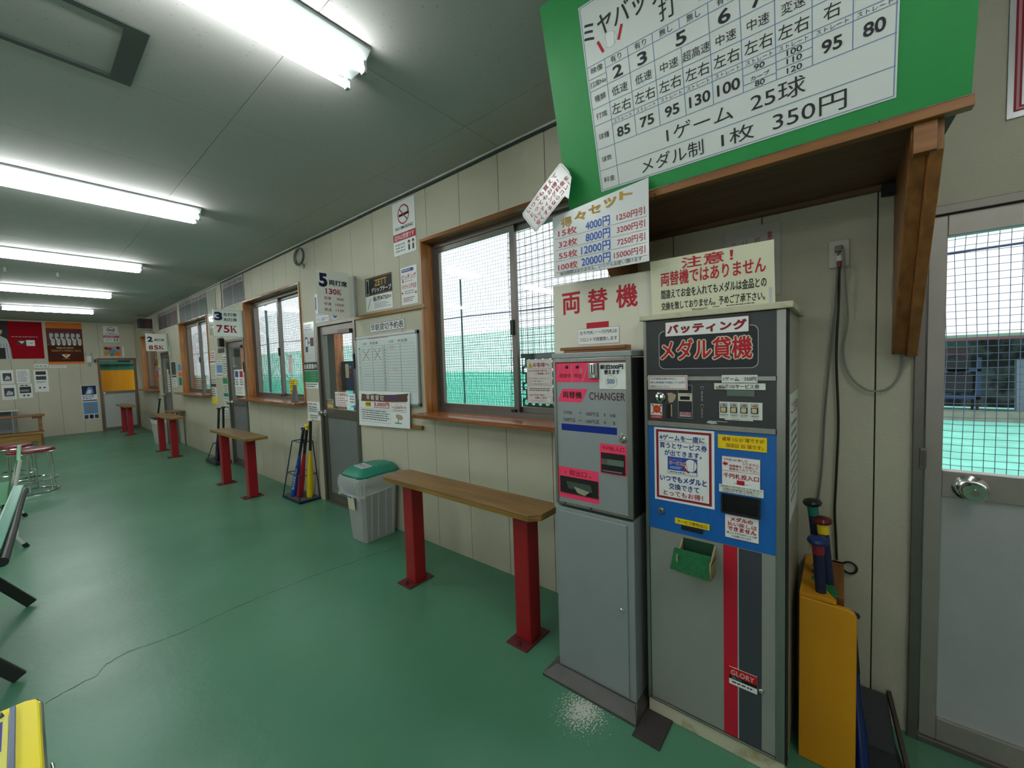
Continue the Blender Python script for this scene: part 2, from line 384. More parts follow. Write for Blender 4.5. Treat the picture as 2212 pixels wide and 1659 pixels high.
# ---------------------------------------------------------------- windows
def window(n, yr, yl, zb=1.045, zt=2.35, frontx=-.014, over=.04, mid=None):
    w = obj('window_%d' % n, MB().plate((yr, zb), (yl, zt), 0, [(yr + .03, zb + .035, yl - .03, zt - .035)], 'x', .09, .165), ALU, kind='structure', org=(.09, (yr + yl) / 2, zb))
    c = MB()
    c.box(frontx, yl - .002, zb - .03, .16, yl + .020, zt + .022); c.box(frontx, yr - .020, zb - .03, .16, yr + .002, zt + .022)
    obj('casing', c, CASE, w, bevel=.002)
    obj('casing', MB().box(frontx, yr, zt - .002, .16, yl, zt + .022), CASEY, w, bevel=.002)
    obj('window_sill', MB().plate((-.14, yr - .04), (0, yl + over), 0, [], 'z', zb - .026, zb + .004).box(0, yr + .002, zb - .026, .16, yl - .002, zb + .004), CASEY, w, bevel=.004)
    mid = mid or (yr + yl) / 2 - .02
    for y0, y1, xx in ((mid - .03, yl - .028, .100), (yr + .028, mid + .03, .128)):
        f = obj('sash', MB().plate((y0, zb + .03), (y1, zt - .03), 0, [(y0 + .042, zb + .07, y1 - .042, zt - .068)], 'x', xx, xx + .024), ALU, w, bevel=.002)
        obj('pane', MB().box(xx + .009, y0 + .04, zb + .066, xx + .013, y1 - .04, zt - .064), GLASS, f)
    obj('sash_latch', MB().box(.086, mid - .012, (zb + zt) / 2 - .1, .101, mid + .012, (zb + zt) / 2 + .0), BLACK, w, bevel=.003)
    obj('sash_latch', MB().box(.085, mid - .01, zb + .036, .101, mid + .03, zb + .056), BLACK, w, bevel=.003)
    return w
window(1, *[WIN[0][0], WIN[0][2]], mid=1.70)
window(2, WIN[1][0], WIN[1][2], mid=5.52)
window(3, WIN[2][0], WIN[2][2], over=.16, mid=9.08)
window(4, WIN[3][0], WIN[3][2])

# ---------------------------------------------------------------- doors in the window wall
def wall_door(n, yr, yl, zt, hinge_right=True, near=False):
    fr = MB().plate((yr, 0), (yl, zt), 0, [(yr + .035, 0.02, yl - .035, zt - .035)], 'x', -.012, .09)
    d = obj('door_%d' % n, fr, ALU, kind='structure', org=(0, (yr + yl) / 2, 0), bevel=.002)
    a, b = yr + .038, yl - .038
    lf = MB().plate((a, .022), (b, zt - .038), 0, [(a + .055, .11, b - .055, .905), (a + .055, 1.0, b - .055, zt - .125)], 'x', .01, .045)
    leaf = obj('door_leaf', lf, ALU, d, bevel=.002)
    obj('lower_panel', MB().box(.020, a + .05, .105, .034, b - .05, .91), ALUD, d)
    obj('glass_pane', MB().box(.024, a + .05, .995, .029, b - .05, zt - .12), GLASS, d)
    ky = (b - .028) if hinge_right else (a + .03)
    k = MB()
    k.lathe((.01, ky, .952), (-.062, ky, .952), [(0, .034), (.08, .036), (.14, .033), (.2, .013), (.5, .012), (.55, .024), (.75, .028), (.95, .024), (1, .012)], 18)
    obj('door_handle', k, CHROME, d, smooth=True)
    obj('closer', MB().box(-.03, a + .03, zt - .14, .01, a + .25, zt - .10), mat('closer_bronze', (86, 80, 74), .4, metal=.6), d, bevel=.003)
    obj('hinge', MB().box(-.022, (a - .012) if hinge_right else b - .004, zt - .48, .0, (a + .004) if hinge_right else b + .012, zt - .34), BLACK, d, bevel=.002)
    return d
wall_door(2, 3.5, 4.27, 1.885); wall_door(3, 6.44, 7.22, 1.885); wall_door(4, 10.91, 11.67, 1.885)
# near right door with a big sheet lower panel
d1 = obj('door_1', MB().plate((-.95, 0), (-.195, 1.89), 0, [(-.915, .02, -.222, 1.862)], 'x', -.02, .09), ALU, kind='structure', org=(0, -.57, 0), bevel=.002)
lf = MB().plate((-.912, .02), (-.226, 1.86), 0, [(-.865, .10, -.27, .905), (-.865, .995, -.27, 1.79)], 'x', -.005, .035)
obj('door_leaf', lf, mat('door_silver_bronze', (160, 152, 146), .4, metal=.5, var=.08, vscale=12), d1, bevel=.002)
obj('lower_panel', MB().box(.008, -.87, .095, .02, -.265, .91), mat('door_sheet', (178, 178, 182), .36, metal=.2, var=.12, vscale=4, bump=.1, bscale=180), d1)
obj('glass_pane', MB().box(.014, -.87, .99, .019, -.265, 1.795), GLASS, d1)
kb = MB().lathe((-.005, -.335, .945), (-.07, -.335, .945), [(0, .04), (.06, .043), (.12, .038), (.16, .034), (.2, .018), (.45, .016), (.55, .03), (.8, .034), (.97, .028), (1, .026)], 24)
obj('door_handle', kb, CHROME, d1, smooth=True)
obj('keyhole', MB().lathe((-.07, -.335, .945), (-.074, -.335, .945), [(0, .012), (1, .011)], 12), STEEL, d1, smooth=True)
obj('hinge', MB().box(-.03, -.228, 1.0, -.018, -.212, 1.07), ALU, d1, bevel=.002)
obj('hinge', MB().tube([(-.028, -.222, 1.01), (-.028, -.222, 1.06)], .006, 8), ALU, d1)
# far wall door, glass above showing an orange panel outside
d5 = obj('door_5', MB().plate((-.735, 0), (-.0, 1.865), 0, [(-.70, .02, -.03, 1.83)], 'y', YF - .015, YF + .09), wood('far_door_frame_wood', (118, 88, 60), (96, 68, 44), .5, 'z'), kind='structure', org=(-.37, YF, 0), bevel=.002)
lf = MB().plate((-.697, .02), (-.033, 1.83), 0, [(-.665, .07, -.07, .94), (-.69, 1.01, -.055, 1.79)], 'y', YF + .0, YF + .035)
obj('door_leaf', lf, ALU, d5)
obj('lower_panel', MB().box(-.67, YF + .01, .06, -.06, YF + .02, .95), mat('door_panel_pale', (168, 172, 168), .5), d5)
obj('glass_pane', MB().box(-.695, YF + .016, 1.0, -.05, YF + .02, 1.8), GLASS, d5)
obj('door_handle', MB().lathe((-.64, YF, .96), (-.64, YF - .06, .96), [(0, .025), (.3, .025), (.35, .01), (.6, .01), (.65, .022), (1, .02)], 12), CHROME, d5, smooth=True)
obj('closer', MB().box(-.36, YF - .05, 1.76, -.12, YF, 1.80), BLACK, d5, bevel=.003)

# ---------------------------------------------------------------- ceiling lamps
TM = bpy.data.materials.new('lit_tube'); TM.use_nodes = True
_b = TM.node_tree.nodes['Principled BSDF']; _b.inputs['Base Color'].default_value = (1, 1, 1, 1); _b.inputs['Emission Color'].default_value = (.94, 1, .97, 1); _b.inputs['Emission Strength'].default_value = TUBE
def lamp(yc, x0, x1, label):
    t = empty('ceiling_lamp', ((x0 + x1) / 2, yc, H), label, 'ceiling lamp', 'fluorescent ceiling lamps')
    hb = MB().prism([(x0, yc - .115, H), (x0, yc + .115, H), (x0, yc + .115, H - .012), (x0, yc + .045, H - .06), (x0, yc - .045, H - .06), (x0, yc - .115, H - .012)], (x1 - x0, 0, 0))
    obj('housing', hb, WHITEM, t, bevel=.002)
    for s_ in (-1, 1):
        ty = yc + .006 + s_ * .070; tz = H - .072
        obj('tube', MB().tube([(x0 + .012, ty, tz), (x1 - .014, ty, tz)], .0155, 12), TM, t, smooth=True)
        for xx, dx in ((x0 - .006, .018), (x1 - .014, .018)):
            obj('socket', MB().box(xx, ty - .012, tz - .018, xx + dx, ty + .014, H - .03), WHITEM, t, bevel=.003)
    return t
LX = (-2.14, -.975)
lamp(1.67, -2.2, LX[1], 'lit twin-tube ceiling lamp nearest the camera')
lamp(4.19, *LX, 'lit twin-tube ceiling lamp, second one from the camera')
lamp(6.71, *LX, 'lit twin-tube ceiling lamp, middle one of the five')
lamp(9.26, *LX, 'lit twin-tube ceiling lamp, second one from the far wall')
lamp(11.8, *LX, 'lit twin-tube ceiling lamp closest to the far wall with posters')
lamp(-.85, *LX, 'lit twin-tube ceiling lamp added above and behind the camera')  # unseen, keeps the row's spacing, added for more room light
for k, nm in enumerate(('behind the camera', 'beside the camera', 'second', 'third', 'fourth', 'last')):  # second row out of view, added to brighten the machine fronts
    lamp(-.85 + 2.52 * k, -4.35, -3.15, 'lit twin-tube ceiling lamp of the added left row, %s one' % nm)
for xx, l_ in ((-2.04, 'small white plastic clip on the ceiling, the left one of two'), (-1.615, 'small white plastic clip on the ceiling, the right one of two')):
    obj('ceiling_clip', MB().box(xx - .012, 7.84, H - .06, xx + .012, 7.87, H).box(xx - .012, 7.80, H - .065, xx + .012, 7.87, H - .055), WHITEM, label=l_, cat='clip', group='ceiling clips', bevel=.003)
# ================================================================ medal vending machine
GREYM = mat('machine_grey', (148, 150, 144), .42, metal=.25, var=.07, vscale=5, bump=.08, bscale=260)
GREYD = mat('machine_side_dark', (34, 36, 40), .4)
CREAMM = mat('machine_cream', (188, 184, 160), .5, var=.2, vscale=12, rgb2=(150, 138, 100), thresh=(.3, .45))
m1 = empty('medal_vending_machine', (-.26, .36, 0), 'tall medal vending machine with black top, blue middle and red and dark stripes', 'vending machine')
X = -.48; ya, yb = .135, .59
obj('cabinet', MB().box(-.462, ya - .003, .05, -.05, yb + .003, 1.555), mat('cabinet_side', (176, 172, 160), .35, metal=.3), m1, bevel=.003)
obj('side_seam', MB().box(-.484, ya - .006, .06, -.455, ya - .001, 1.555), DARK, m1)
obj('plinth', MB().box(X + .002, ya, 0, -.06, yb, .058), CREAMM, m1, bevel=.003)
obj('top_cap', MB().box(X - .012, ya - .018, 1.556, -.04, yb + .012, 1.577), CREAMM, m1, bevel=.003)
fr = MB().plate((ya, .06), (yb, 1.555), 0, [(ya + .026, .068, yb - .013, 1.555)], 'x', X - .004, -.455)
obj('edge_frame', fr, STEEL, m1, bevel=.002)
obj('lower_door', MB().box(X, ya + .026, .07, -.46, yb - .014, .768), GREYM, m1, bevel=.002)
def MP(name, pts, m, off=0.0, th=.002, parent=m1):
    if name == 'notice': off += .0024
    s = WS(name, X, parent=parent, m=m, th=th); s.off = off; s.board(pts); return s
def MPX(name, xx, pts, m, parent, th=.002, bevel=0):
    s = WS(name, xx, parent=parent, m=m, th=th, bevel=bevel); s.board(pts); return s
MP('stripe', (.316, .07, .273, .757), 'red', 0, .001).done()
MP('stripe', (.268, .07, .201, .756), 'dgrey', 0, .001).done()
MP('stripe', (.272, .07, .2695, .757), 'lgrey', 0, .001).done()
s = MP('badge', (.299, .262, .214, .324), 'white', .001); s.rect(.299, .324, .214, .294, 'bred'); s.rect(.299, .294, .214, .282, 'black')
s.text('GLORY', .293, .298, .222, .316, 'lgrey', .02, gap=1.1); s.text('グローリー', .29, .285, .26, .292, 'white'); s.fine(.29, .267, .225, .278, 1, 'ink'); s.done()
obj('lock', MB().lathe((X, .202, .282), (X - .008, .202, .282), [(0, .008), (.7, .008), (1, .006)], 14), CHROME, m1, smooth=True)
BP = mat('black_front_sheet', (46, 48, 50), .38, var=.12, vscale=30)
up = MPX('upper_panel', X, (.577, 1.345, .161, 1.553), BP, m1)
up.rrect(.531, 1.372, .210, 1.513, 'lgrey', 1, .14); up.rrect(.529, 1.374, .212, 1.511, 'ink', 2, .14)
up.rect(.509, 1.4905, .235, 1.5455, 'maroon', 3); up.rect(.505, 1.4925, .238, 1.5425, 'white', 4)
up.text('バッティング', .498, 1.501, .244, 1.533, 'dred', .02, 5, fat=.0012, gap=1.15)
up.text('メダル貸機', .523, 1.405, .229, 1.478, 'cream', .0, 3, fat=.0052)
up.text('メダル貸機', .523, 1.405, .229, 1.478, 'red', .0, 4, fat=.0015)
up.done()
tr1 = MB().box(X - .006, .162, 1.330, X, .576, 1.345).box(X - .008, .162, 1.158, X, .576, 1.176)
obj('metal_strip', tr1, STEEL, m1, bevel=.001)
md = MPX('coin_panel', X, (.577, 1.175, .161, 1.331), BP, m1)
md.rect(.4635, 1.314, .414, 1.193, 'lgrey', 1); md.rect(.4622, 1.3128, .4153, 1.1942, 'ink', 2); md.rect(.4622, 1.284, .4153, 1.2555, 'cream', 3); md.rect(.456, 1.273, .4225, 1.26, 'black', 4)
md.text('ただいまの金額', .460, 1.2765, .4185, 1.2815, 'ink', lay=4); md.rect(.458, 1.2155, .419, 1.199, 'lgrey', 3); md.rect(.457, 1.2145, .42, 1.204, 'red', 4); md.text('GLORY', .456, 1.206, .421, 1.2125, 'lgrey', .02, 5)
md.text('貸\n出\n中', .385, 1.255, .379, 1.293, 'lgrey', lay=2); md.text('貸\n出\n中\n止', .385, 1.199, .379, 1.231, 'lgrey', lay=2)
for v in (1.305, 1.241): md.ring(.381, v, .0055, .0012, 'lgrey', 2)
md.poly([(.503, 1.283), (.487, 1.285), (.470, 1.277), (.474, 1.262), (.482, 1.25), (.494, 1.247), (.5, 1.258), (.498, 1.27)], 'tan', 2)
md.rect(.341, 1.188, .301, 1.19, 'lgrey', 2); md.poly([(.368, 1.182), (.36, 1.190), (.34, 1.189), (.332, 1.181), (.35, 1.178)], 'lgrey', 2)
md.done()
obj('coin_dial', MB().lathe((X, .5275, 1.268), (X - .016, .5275, 1.268), [(0, .021), (.5, .021), (.8, .019), (1, .013)], 24), CHROME, m1, smooth=True)
obj('coin_slot', MB().box(X - .018, .5255, 1.256, X - .0155, .5295, 1.281), DARK, m1)
obj('coin_chute', MB().box(X - .008, .490, 1.192, X - .001, .506, 1.242), DARK, m1, bevel=.003)
obj('chute_rim', MB().box(X - .006, .484, 1.195, X - .001, .490, 1.242), mat('tan_rim', (150, 142, 112), .5), m1, bevel=.002)
for v in (1.305, 1.241): obj('indicator_lamp', MB().lathe((X - .002, .381, v), (X - .006, .381, v), [(0, .0035), (.7, .0035), (1, .002)], 10), BLACK, m1, smooth=True)
obj('display_window', MB().box(X - .005, .221, 1.278, X - .002, .302, 1.299), mat('display_green', (70, 92, 74), .2), m1)
s = MP('notice', (.571, 1.2965, .428, 1.3495), 'paper', .006, .001); s.frame(.568, 1.299, .431, 1.347, .003, 'rose'); s.text('500円硬貨は使えません', .560, 1.333, .468, 1.341, 'ink'); s.text('隣の両替機で両替して100円', .560, 1.319, .438, 1.327, 'pblue'); s.text('硬貨を入れて下さい', .560, 1.304, .49, 1.312, 'ink'); s.done()
s = MP('notice', (.317, 1.3235, .212, 1.3495), 'paper', .006, .001); s.text('1ゲーム　350円', .312, 1.329, .216, 1.344, 'ink', .01); s.done()
s = MP('notice', (.341, 1.3005, .190, 1.3215), 'paper', .004, .001); s.rect(.336, 1.302, .305, 1.311, 'tan'); s.text('4Gで1Gサービス券', .327, 1.304, .207, 1.3185, 'ink', .01); s.done()
s = MP('notice', (.565, 1.186, .521, 1.242), 'paper', 0, .001); s.rect(.565, 1.186, .521, 1.199, 'red'); s.circ(.541, 1.222, .0145, 'orange', 2); s.circ(.541, 1.222, .0125, 'bred', 3); s.text('10', .549, 1.214, .533, 1.230, 'orange', .03, 4)
for a, b in ((-1, -1), (1, 1), (-1, 1), (1, -1)): s.line(.541 + a * .0185, 1.222 + b * .0165, .541 + a * .011, 1.222 + b * .010, .004, 'bred', 2)
s.text('10円玉使用禁止', .562, 1.189, .524, 1.196, 'paper'); s.done()
bt = MPX('button_plate', X - .002, (.326, 1.201, .199, 1.258), 'paper', m1)
bt.rect(.309, 1.196, .225, 1.2015, 'paper', 1)
for i, (n_, pr) in enumerate((('1枚', '350円'), ('2枚', '700円'), ('3枚', '1050円'), ('4枚', '1400円'))):
    u = .3125 - i * .0305
    bt.frame(u + .0105, 1.2225, u - .0105, 1.2535, .001, 'ink'); bt.text(n_, u + .0085, 1.242, u - .0085, 1.2515, 'dred' if i == 3 else 'ink', .02); bt.text(pr, u + .0115, 1.2095, u - .0115, 1.2165, 'ink'); bt.line(u + .011, 1.2065, u - .011, 1.2065, .0007, 'ink')
bt.text('ゲーム数を押してください', .306, 1.1965, .226, 1.2015, 'ink'); bt.done()
for i in range(4):
    u = .3125 - i * .0305
    obj('button_surround', MB().box(X - .006, u - .0095, 1.2215, X - .004, u + .0095, 1.2405), BLACK, m1)
    obj('push_button', MB().box(X - .010, u - .0075, 1.2235, X - .005, u + .0075, 1.2385), mat('button_ivory', (196, 180, 140), .4), m1, bevel=.002)
BLUEP = mat('blue_front_sheet', (14, 96, 176), .42, var=.12, vscale=14, stretch=(1, 8, 1))
bl = MPX('blue_panel', X, (.577, .760, .160, 1.158), BLUEP, m1); bl.done()
s = MP('notice', (.5525, .8755, .3425, 1.153), 'white', 0, .0015); s.frame(.545, .884, .3515, 1.1455, .0085, 'dred')
s.text('4ゲームを一度に', .532, 1.107, .374, 1.128, 'dblue', .01, fat=.0004); s.line(.535, 1.103, .366, 1.1045, .0011, 'dred')
s.text('買うとサービス券', .531, 1.077, .366, 1.099, 'dblue', .01, fat=.0004); s.text('が出てきます。', .514, 1.050, .384, 1.071, 'dblue', .01, fat=.0004)
s.text('いつでもメダルと', .531, .952, .368, .975, 'dblue', .01, fat=.0004); s.text('交換できて', .499, .924, .393, .946, 'dblue', .01, fat=.0004); s.text('とってもお得！', .519, .898, .381, .918, 'red', .01, fat=.0004); s.line(.521, .892, .37, .892, .0011, 'dred')
s.rect(.503, .983, .399, 1.047, 'dred', 1); s.rect(.5015, .9845, .4005, 1.0455, 'blue', 2); s.rect(.5015, .9845, .4005, .9965, 'paper', 3)
s.circ(.421, 1.021, .0225, 'white', 3, .0205); s.line(.438, 1.037, .432, 1.003, .0012, 'ink', 4); s.line(.408, 1.039, .411, 1.004, .0012, 'ink', 4); s.line(.447, 1.013, .427, .993, .006, 'red', 4)
s.text('バッティング', .497, 1.031, .451, 1.040, 'rose', .02, 4); s.text('サービス券', .497, 1.017, .436, 1.030, 'red', .03, 5, fat=.0003); s.text('サービス券', .497, 1.017, .436, 1.030, 'white', .03, 4, fat=.0012); s.fine(.495, 1.002, .452, 1.012, 2, 'paper', 3); s.fine(.495, .987, .436, .994, 1, 'ink', 4)
s.done()
s = MP('notice', (.330, 1.0965, .1865, 1.144), 'yellow', 0, .0015); s.text('通常 1G 21 球ですが', .318, 1.124, .194, 1.138, 'dred', .005); s.text('当店は 25 球です。', .306, 1.103, .196, 1.117, 'dred', .005); s.rect(.331, 1.098, .3265, 1.146, 'yellow', 1); s.done()
s = MP('notice', (.3195, .956, .2045, 1.071), 'white', 0, .001); s.frame(.3195, .956, .2045, 1.071, .001, 'dred'); s.line(.318, 1.0205, .206, 1.0205, .001, 'dred')
s.text('千円札は1枚しか', .314, 1.056, .241, 1.065, 'red', .015); s.text('入りません', .257, 1.046, .209, 1.055, 'red', .015); s.text('両替機をご利用して', .296, 1.035, .211, 1.044, 'red', .015); s.text('硬貨を入れて下さい', .296, 1.0245, .209, 1.033, 'red', .015)
s.poly([(.317, 1.045), (.308, 1.054), (.308, 1.049), (.301, 1.049), (.301, 1.041), (.308, 1.041), (.308, 1.036)], 'red', 1)
s.text('千円札投入口', .314, .996, .209, 1.013, 'red', .02, fat=.0004); s.rect(.2735, .977, .2505, .992, 'red'); s.line(.284, .980, .24, .980, .001, 'red'); s.done()
s = MP('notice', (.328, .9445, .1955, .9715), 'paper', .0012, .001); s.text('2枚目の千円札は入りません', .325, .963, .197, .970, 'ink'); s.text('左側の両替機で両替して', .318, .954, .207, .961, 'ink'); s.text('100円を入れて下さい', .316, .946, .212, .953, 'ink'); s.done()
obj('bill_slot', MB().plate((.205, .874), (.321, .939), 0, [(.211, .880, .315, .939)], 'x', X - .012, X), DARK, m1)
obj('slot_mouth', MB().box(X - .004, .209, .878, X, .317, .939).box(X - .010, .215, .903, X - .004, .30, .907), mat('slot_black', (14, 14, 16), .3), m1)
s = MP('notice', (.3105, .787, .2085, .869), 'white', 0, .001); s.frame(.3105, .787, .2085, .869, .001, 'dred'); s.text('メダルの', .293, .848, .226, .863, 'red', .02, fat=.0003); s.text('払い戻しは', .302, .831, .215, .846, 'red', .02, fat=.0003); s.text('できません', .302, .814, .216, .829, 'red', .02, fat=.0003); s.text('買ったメダルはサービス券', .304, .803, .215, .810, 'ink', .015); s.text('と交換になります', .288, .793, .231, .800, 'ink', .015); s.done()
obj('key_lock', MB().lathe((X, .530, .833), (X - .010, .530, .833), [(0, .0125), (.6, .0125), (1, .009)], 18), STEEL, m1, smooth=True)
obj('keyhole', MB().box(X - .0115, .529, .828, X - .010, .531, .838), DARK, m1)
s = MP('notice', (.4785, .7965, .3595, .818), 'yellow', .001, .001); s.text('サービス券取出口', .470, .801, .367, .814, 'ink', .01); s.done()
obj('ticket_slot', MB().box(X - .006, .382, .778, X, .456, .794), DARK, m1, bevel=.001)
# payout tray: open box with green carpet
TR = mat('tray_tan', (142, 132, 96), .55)
tb = MB().box(X - .07, .450, .648, X, .456, .705).box(X - .07, .340, .648, X, .346, .705).box(X - .07, .340, .644, X, .456, .650)
tb.prism([(X, .456, .70), (X - .07, .456, .70), (X, .456, .742)], (0, -.006, 0)).prism([(X, .340, .70), (X - .07, .340, .70), (X, .340, .742)], (0, .006, 0))
obj('payout_tray', tb, TR, m1)
CARP = mat('green_carpet', (28, 104, 60), .95, var=.35, vscale=90, bump=.8, bscale=300)
cp = MB().hexa([(X - .078, .345, .650), (X - .082, .345, .650), (X - .082, .474, .656), (X - .078, .474, .656), (X - .048, .345, .724), (X - .052, .345, .724), (X - .052, .468, .724), (X - .048, .468, .724)])
obj('carpet_flap', cp, CARP, m1, bevel=.004)
obj('carpet_lining', MB().box(X - .004, .346, .66, X - .001, .450, .748).box(X - .05, .346, .65, X, .450, .662), mat('green_carpet_dark', (16, 60, 38), .95), m1)
# paper on the machine's right side
s = Sign('notice', (0, ya - .003, 0), (1, 0, 0), (0, 0, 1), (0, -1, 0), m='paper', th=.001, parent=m1); s.board((-.40, .85, -.12, 1.28)); s.text('ご注意', -.37, 1.21, -.15, 1.25, 'dred'); s.fine(-.38, .9, -.14, 1.19, 9, 'grey'); s.done()

# ================================================================ sign standing on the medal machine
s = WS('notice_board', -.45, m=mat('old_white_board', (206, 204, 176), .35), th=.004, label='white board with red 注意 and black text standing on the medal machine', cat='sign')
s.board([(.565, 1.5775), (.168, 1.578), (.172, 1.780), (.570, 1.781)])
s.text('注意！', .455, 1.736, .288, 1.774, 'red', .015, fat=.0006); s.text('両替機ではありません', .530, 1.681, .194, 1.732, 'red', .015, fat=.0008, slope=0)
s.text('間違えてお金を入れてもメダルは金品との', .529, 1.634, .192, 1.667, 'black', .012, fat=.0004); s.text('交換を致しておりません。予めご了承下さい。', .529, 1.592, .196, 1.621, 'black', .012, fat=.0004)
s.text('旧500円', .42, 1.5785, .37, 1.588, 'ink', .01); s.fine(.31, 1.583, .22, 1.589, 1, 'ink'); s.rect(.353, 1.585, .33, 1.587, 'ink')
s.rect(.568, 1.745, .545, 1.77, 'cream', 1); s.rect(.185, 1.58, .176, 1.63, 'lgrey', 1)
s.done()
# laminated paper on the wall behind it
s = WS('paper_notice', -.003, label='laminated notice with vertical red writing, on the wall behind the medal machine sign', cat='notice', m=mat('laminated_grey', (176, 176, 168), .25), th=.001)
s.board((.403, 1.66, .199, 1.955)); s.text('雷\n雨', .245, 1.865, .228, 1.92, 'red', .01); s.text('打\n撃', .29, 1.85, .272, 1.905, 'red', .01); s.text('い\nた', .335, 1.85, .318, 1.90, 'red', .01); s.text('ご\n了', .378, 1.85, .362, 1.90, 'red', .01); s.done()

# ================================================================ change machine
m2 = empty('change_machine', (-.35, .80, 0), 'narrow grey change machine with pink labels on a grey cabinet stand', 'vending machine')
X2 = -.53; c0, c1 = .62, .98
obj('base_plate', MB().prism([(-.588, .60, 0), (-.588, 1.035, 0), (-.18, 1.035, 0), (-.18, .60, 0)], (0, 0, .012)).prism([(-.588, .60, .012), (-.18, .60, .012), (-.2, .62, .045), (-.545, .62, .045)], (0, .001, 0)).hexa([(-.588, .60, .012), (-.588, 1.035, .012), (-.18, 1.035, .012), (-.18, .60, .012), (-.535, .615, .045), (-.535, .99, .045), (-.2, .99, .045), (-.2, .615, .045)]), mat('base_steel', (88, 86, 84), .55, metal=.35, var=.2, vscale=18), m2, bevel=.002)
CG = mat('cabinet_grey', (146, 152, 155), .42, metal=.2, var=.06, vscale=6, bump=.06, bscale=240)
obj('cabinet_stand', MB().box(X2, c0, .045, -.20, c1, .778), CG, m2, bevel=.003)
obj('cabinet_door', MB().box(X2 - .004, .648, .055, X2, .966, .762), CG, m2, bevel=.002)
obj('door_lock', MB().lathe((X2 - .003, .672, .412), (X2 - .010, .672, .412), [(0, .008), (.7, .008), (1, .006)], 14), CHROME, m2, smooth=True)
obj('body', MB().box(X2 + .004, c0 + .004, .785, -.19, c1 - .01, 1.42), mat('body_shade_grey', (52, 56, 60), .35, metal=.4), m2, bevel=.003)  # grey darkened to hold the shade on the body's right side
obj('top_cap', MB().box(X2 - .006, .616, 1.425, -.18, .976, 1.447), CG, m2, bevel=.003)
obj('door_frame', MB().plate((.618, .792), (.971, 1.424), 0, [(.640, .806, .958, 1.408)], 'x', X2 - .006, X2 + .006), STEEL, m2, bevel=.0015)
fp = MPX('front_panel', X2, (.9585, .805, .6395, 1.409), CG, m2)
fp.rect(.9585, 1.324, .7545, 1.405, 'pink', 1); fp.rect(.9585, 1.405, .6395, 1.409, 'dred', 1)
for u in (.936, .887): pass
fp.line(.958, 1.328, .936, 1.404, .0025, 'rose', 2); fp.line(.879, 1.325, .879, 1.404, .003, 'rose', 2); fp.line(.829, 1.325, .800, 1.404, .003, 'rose', 2); fp.rect(.838, 1.362, .830, 1.382, 'rose', 2)
fp.text('両替中', .939, 1.342, .884, 1.361, 'dred', .01); fp.text('中止', .866, 1.342, .831, 1.361, 'black', .01)
fp.poly([(.9475, 1.2405), (.84, 1.2405), (.834, 1.244), (.809, 1.292), (.812, 1.296), (.924, 1.296), (.929, 1.292), (.951, 1.246)], 'pink', 1)
fp.text('両替機', .925, 1.257, .834, 1.285, 'black', .02, fat=.0005); fp.text('CHANGER', .799, 1.253, .6455, 1.284, 'maroon', .004, gap=1.05)
fp.text('千円札', .925, 1.187, .879, 1.202, 'ink'); fp.text('→', .851, 1.190, .838, 1.200, 'ink'); fp.text('100円玉', .816, 1.186, .756, 1.202, 'ink'); fp.text('X', .737, 1.188, .727, 1.200, 'ink', .01); fp.text('10', .707, 1.187, .686, 1.199, 'ink', .01)
fp.text('500円玉', .925, 1.156, .866, 1.172, 'ink'); fp.text('→', .851, 1.159, .838, 1.169, 'ink'); fp.text('100円玉', .816, 1.155, .756, 1.171, 'ink'); fp.text('X', .737, 1.157, .727, 1.169, 'ink', .01); fp.text('5', .697, 1.157, .687, 1.169, 'ink', .01)
fp.rrect(.936, 1.1175, .681, 1.146, 'dblue', 1, .08)
fp.rrect(.757, .9565, .643, 1.078, 'pink', 1, .06); fp.text('千円札入口', .747, 1.052, .654, 1.070, 'dred', .01)
fp.rrect(.957, .823, .764, .958, 'pink', 1, .06); fp.text('取出口', .902, .925, .82, .949, 'dred', .01)
for u, v in ((.921, .935), (.803, .93)): fp.circ(u, v, .0035, 'dred', 2)
fp.done()
for u in (.903, .852): obj('indicator_lamp', MB().lathe((X2 - .001, u, 1.389), (X2 - .006, u, 1.389), [(0, .0078), (.7, .0075), (1, .005)], 14), mat('lamp_dark_red', (50, 20, 18), .2), m2, smooth=True)
obj('coin_slot_plate', MB().box(X2 - .014, .755, 1.340, X2 - .001, .796, 1.402), STEEL, m2, bevel=.002)
obj('coin_slot', MB().box(X2 - .020, .768, 1.362, X2 - .012, .785, 1.40), CHROME, m2, bevel=.002); obj('coin_slot', MB().box(X2 - .0215, .7745, 1.364, X2 - .0195, .7785, 1.397), DARK, m2)
obj('return_knob', MB().lathe((X2 - .014, .766, 1.350), (X2 - .024, .766, 1.350), [(0, .006), (1, .005)], 12), CHROME, m2, smooth=True)
s = MPX('notice', X2 - .0035, (.7515, 1.2985, .6395, 1.400), 'white', m2, .001); s.text('新旧500円', .745, 1.377, .650, 1.395, 'ink', .03, fat=.0009); s.text('使えます', .729, 1.357, .665, 1.374, 'ink', .03, fat=.0009)
s.circ(.7005, 1.328, .0255, 'tan', 1); s.circ(.7005, 1.328, .0245, 'paper', 2); s.text('500', .717, 1.319, .686, 1.338, 'lblue', .02, 3, fat=.0006); s.done()
obj('key_lock', MB().lathe((X2 - .001, .6585, 1.104), (X2 - .016, .6585, 1.104), [(0, .015), (.5, .015), (.8, .011), (1, .009)], 18), CHROME, m2, smooth=True)
obj('keyhole', MB().box(X2 - .0175, .6578, 1.0995, X2 - .0155, .6595, 1.1085), DARK, m2)
obj('rivet', MB().lathe((X2 - .001, .6615, 1.124), (X2 - .003, .6615, 1.124), [(0, .004), (1, .003)], 10), mat('rivet_pale', (200, 200, 180), .4), m2)
bs = MB().box(X2 - .006, .650, .962, X2 - .002, .750, 1.042)
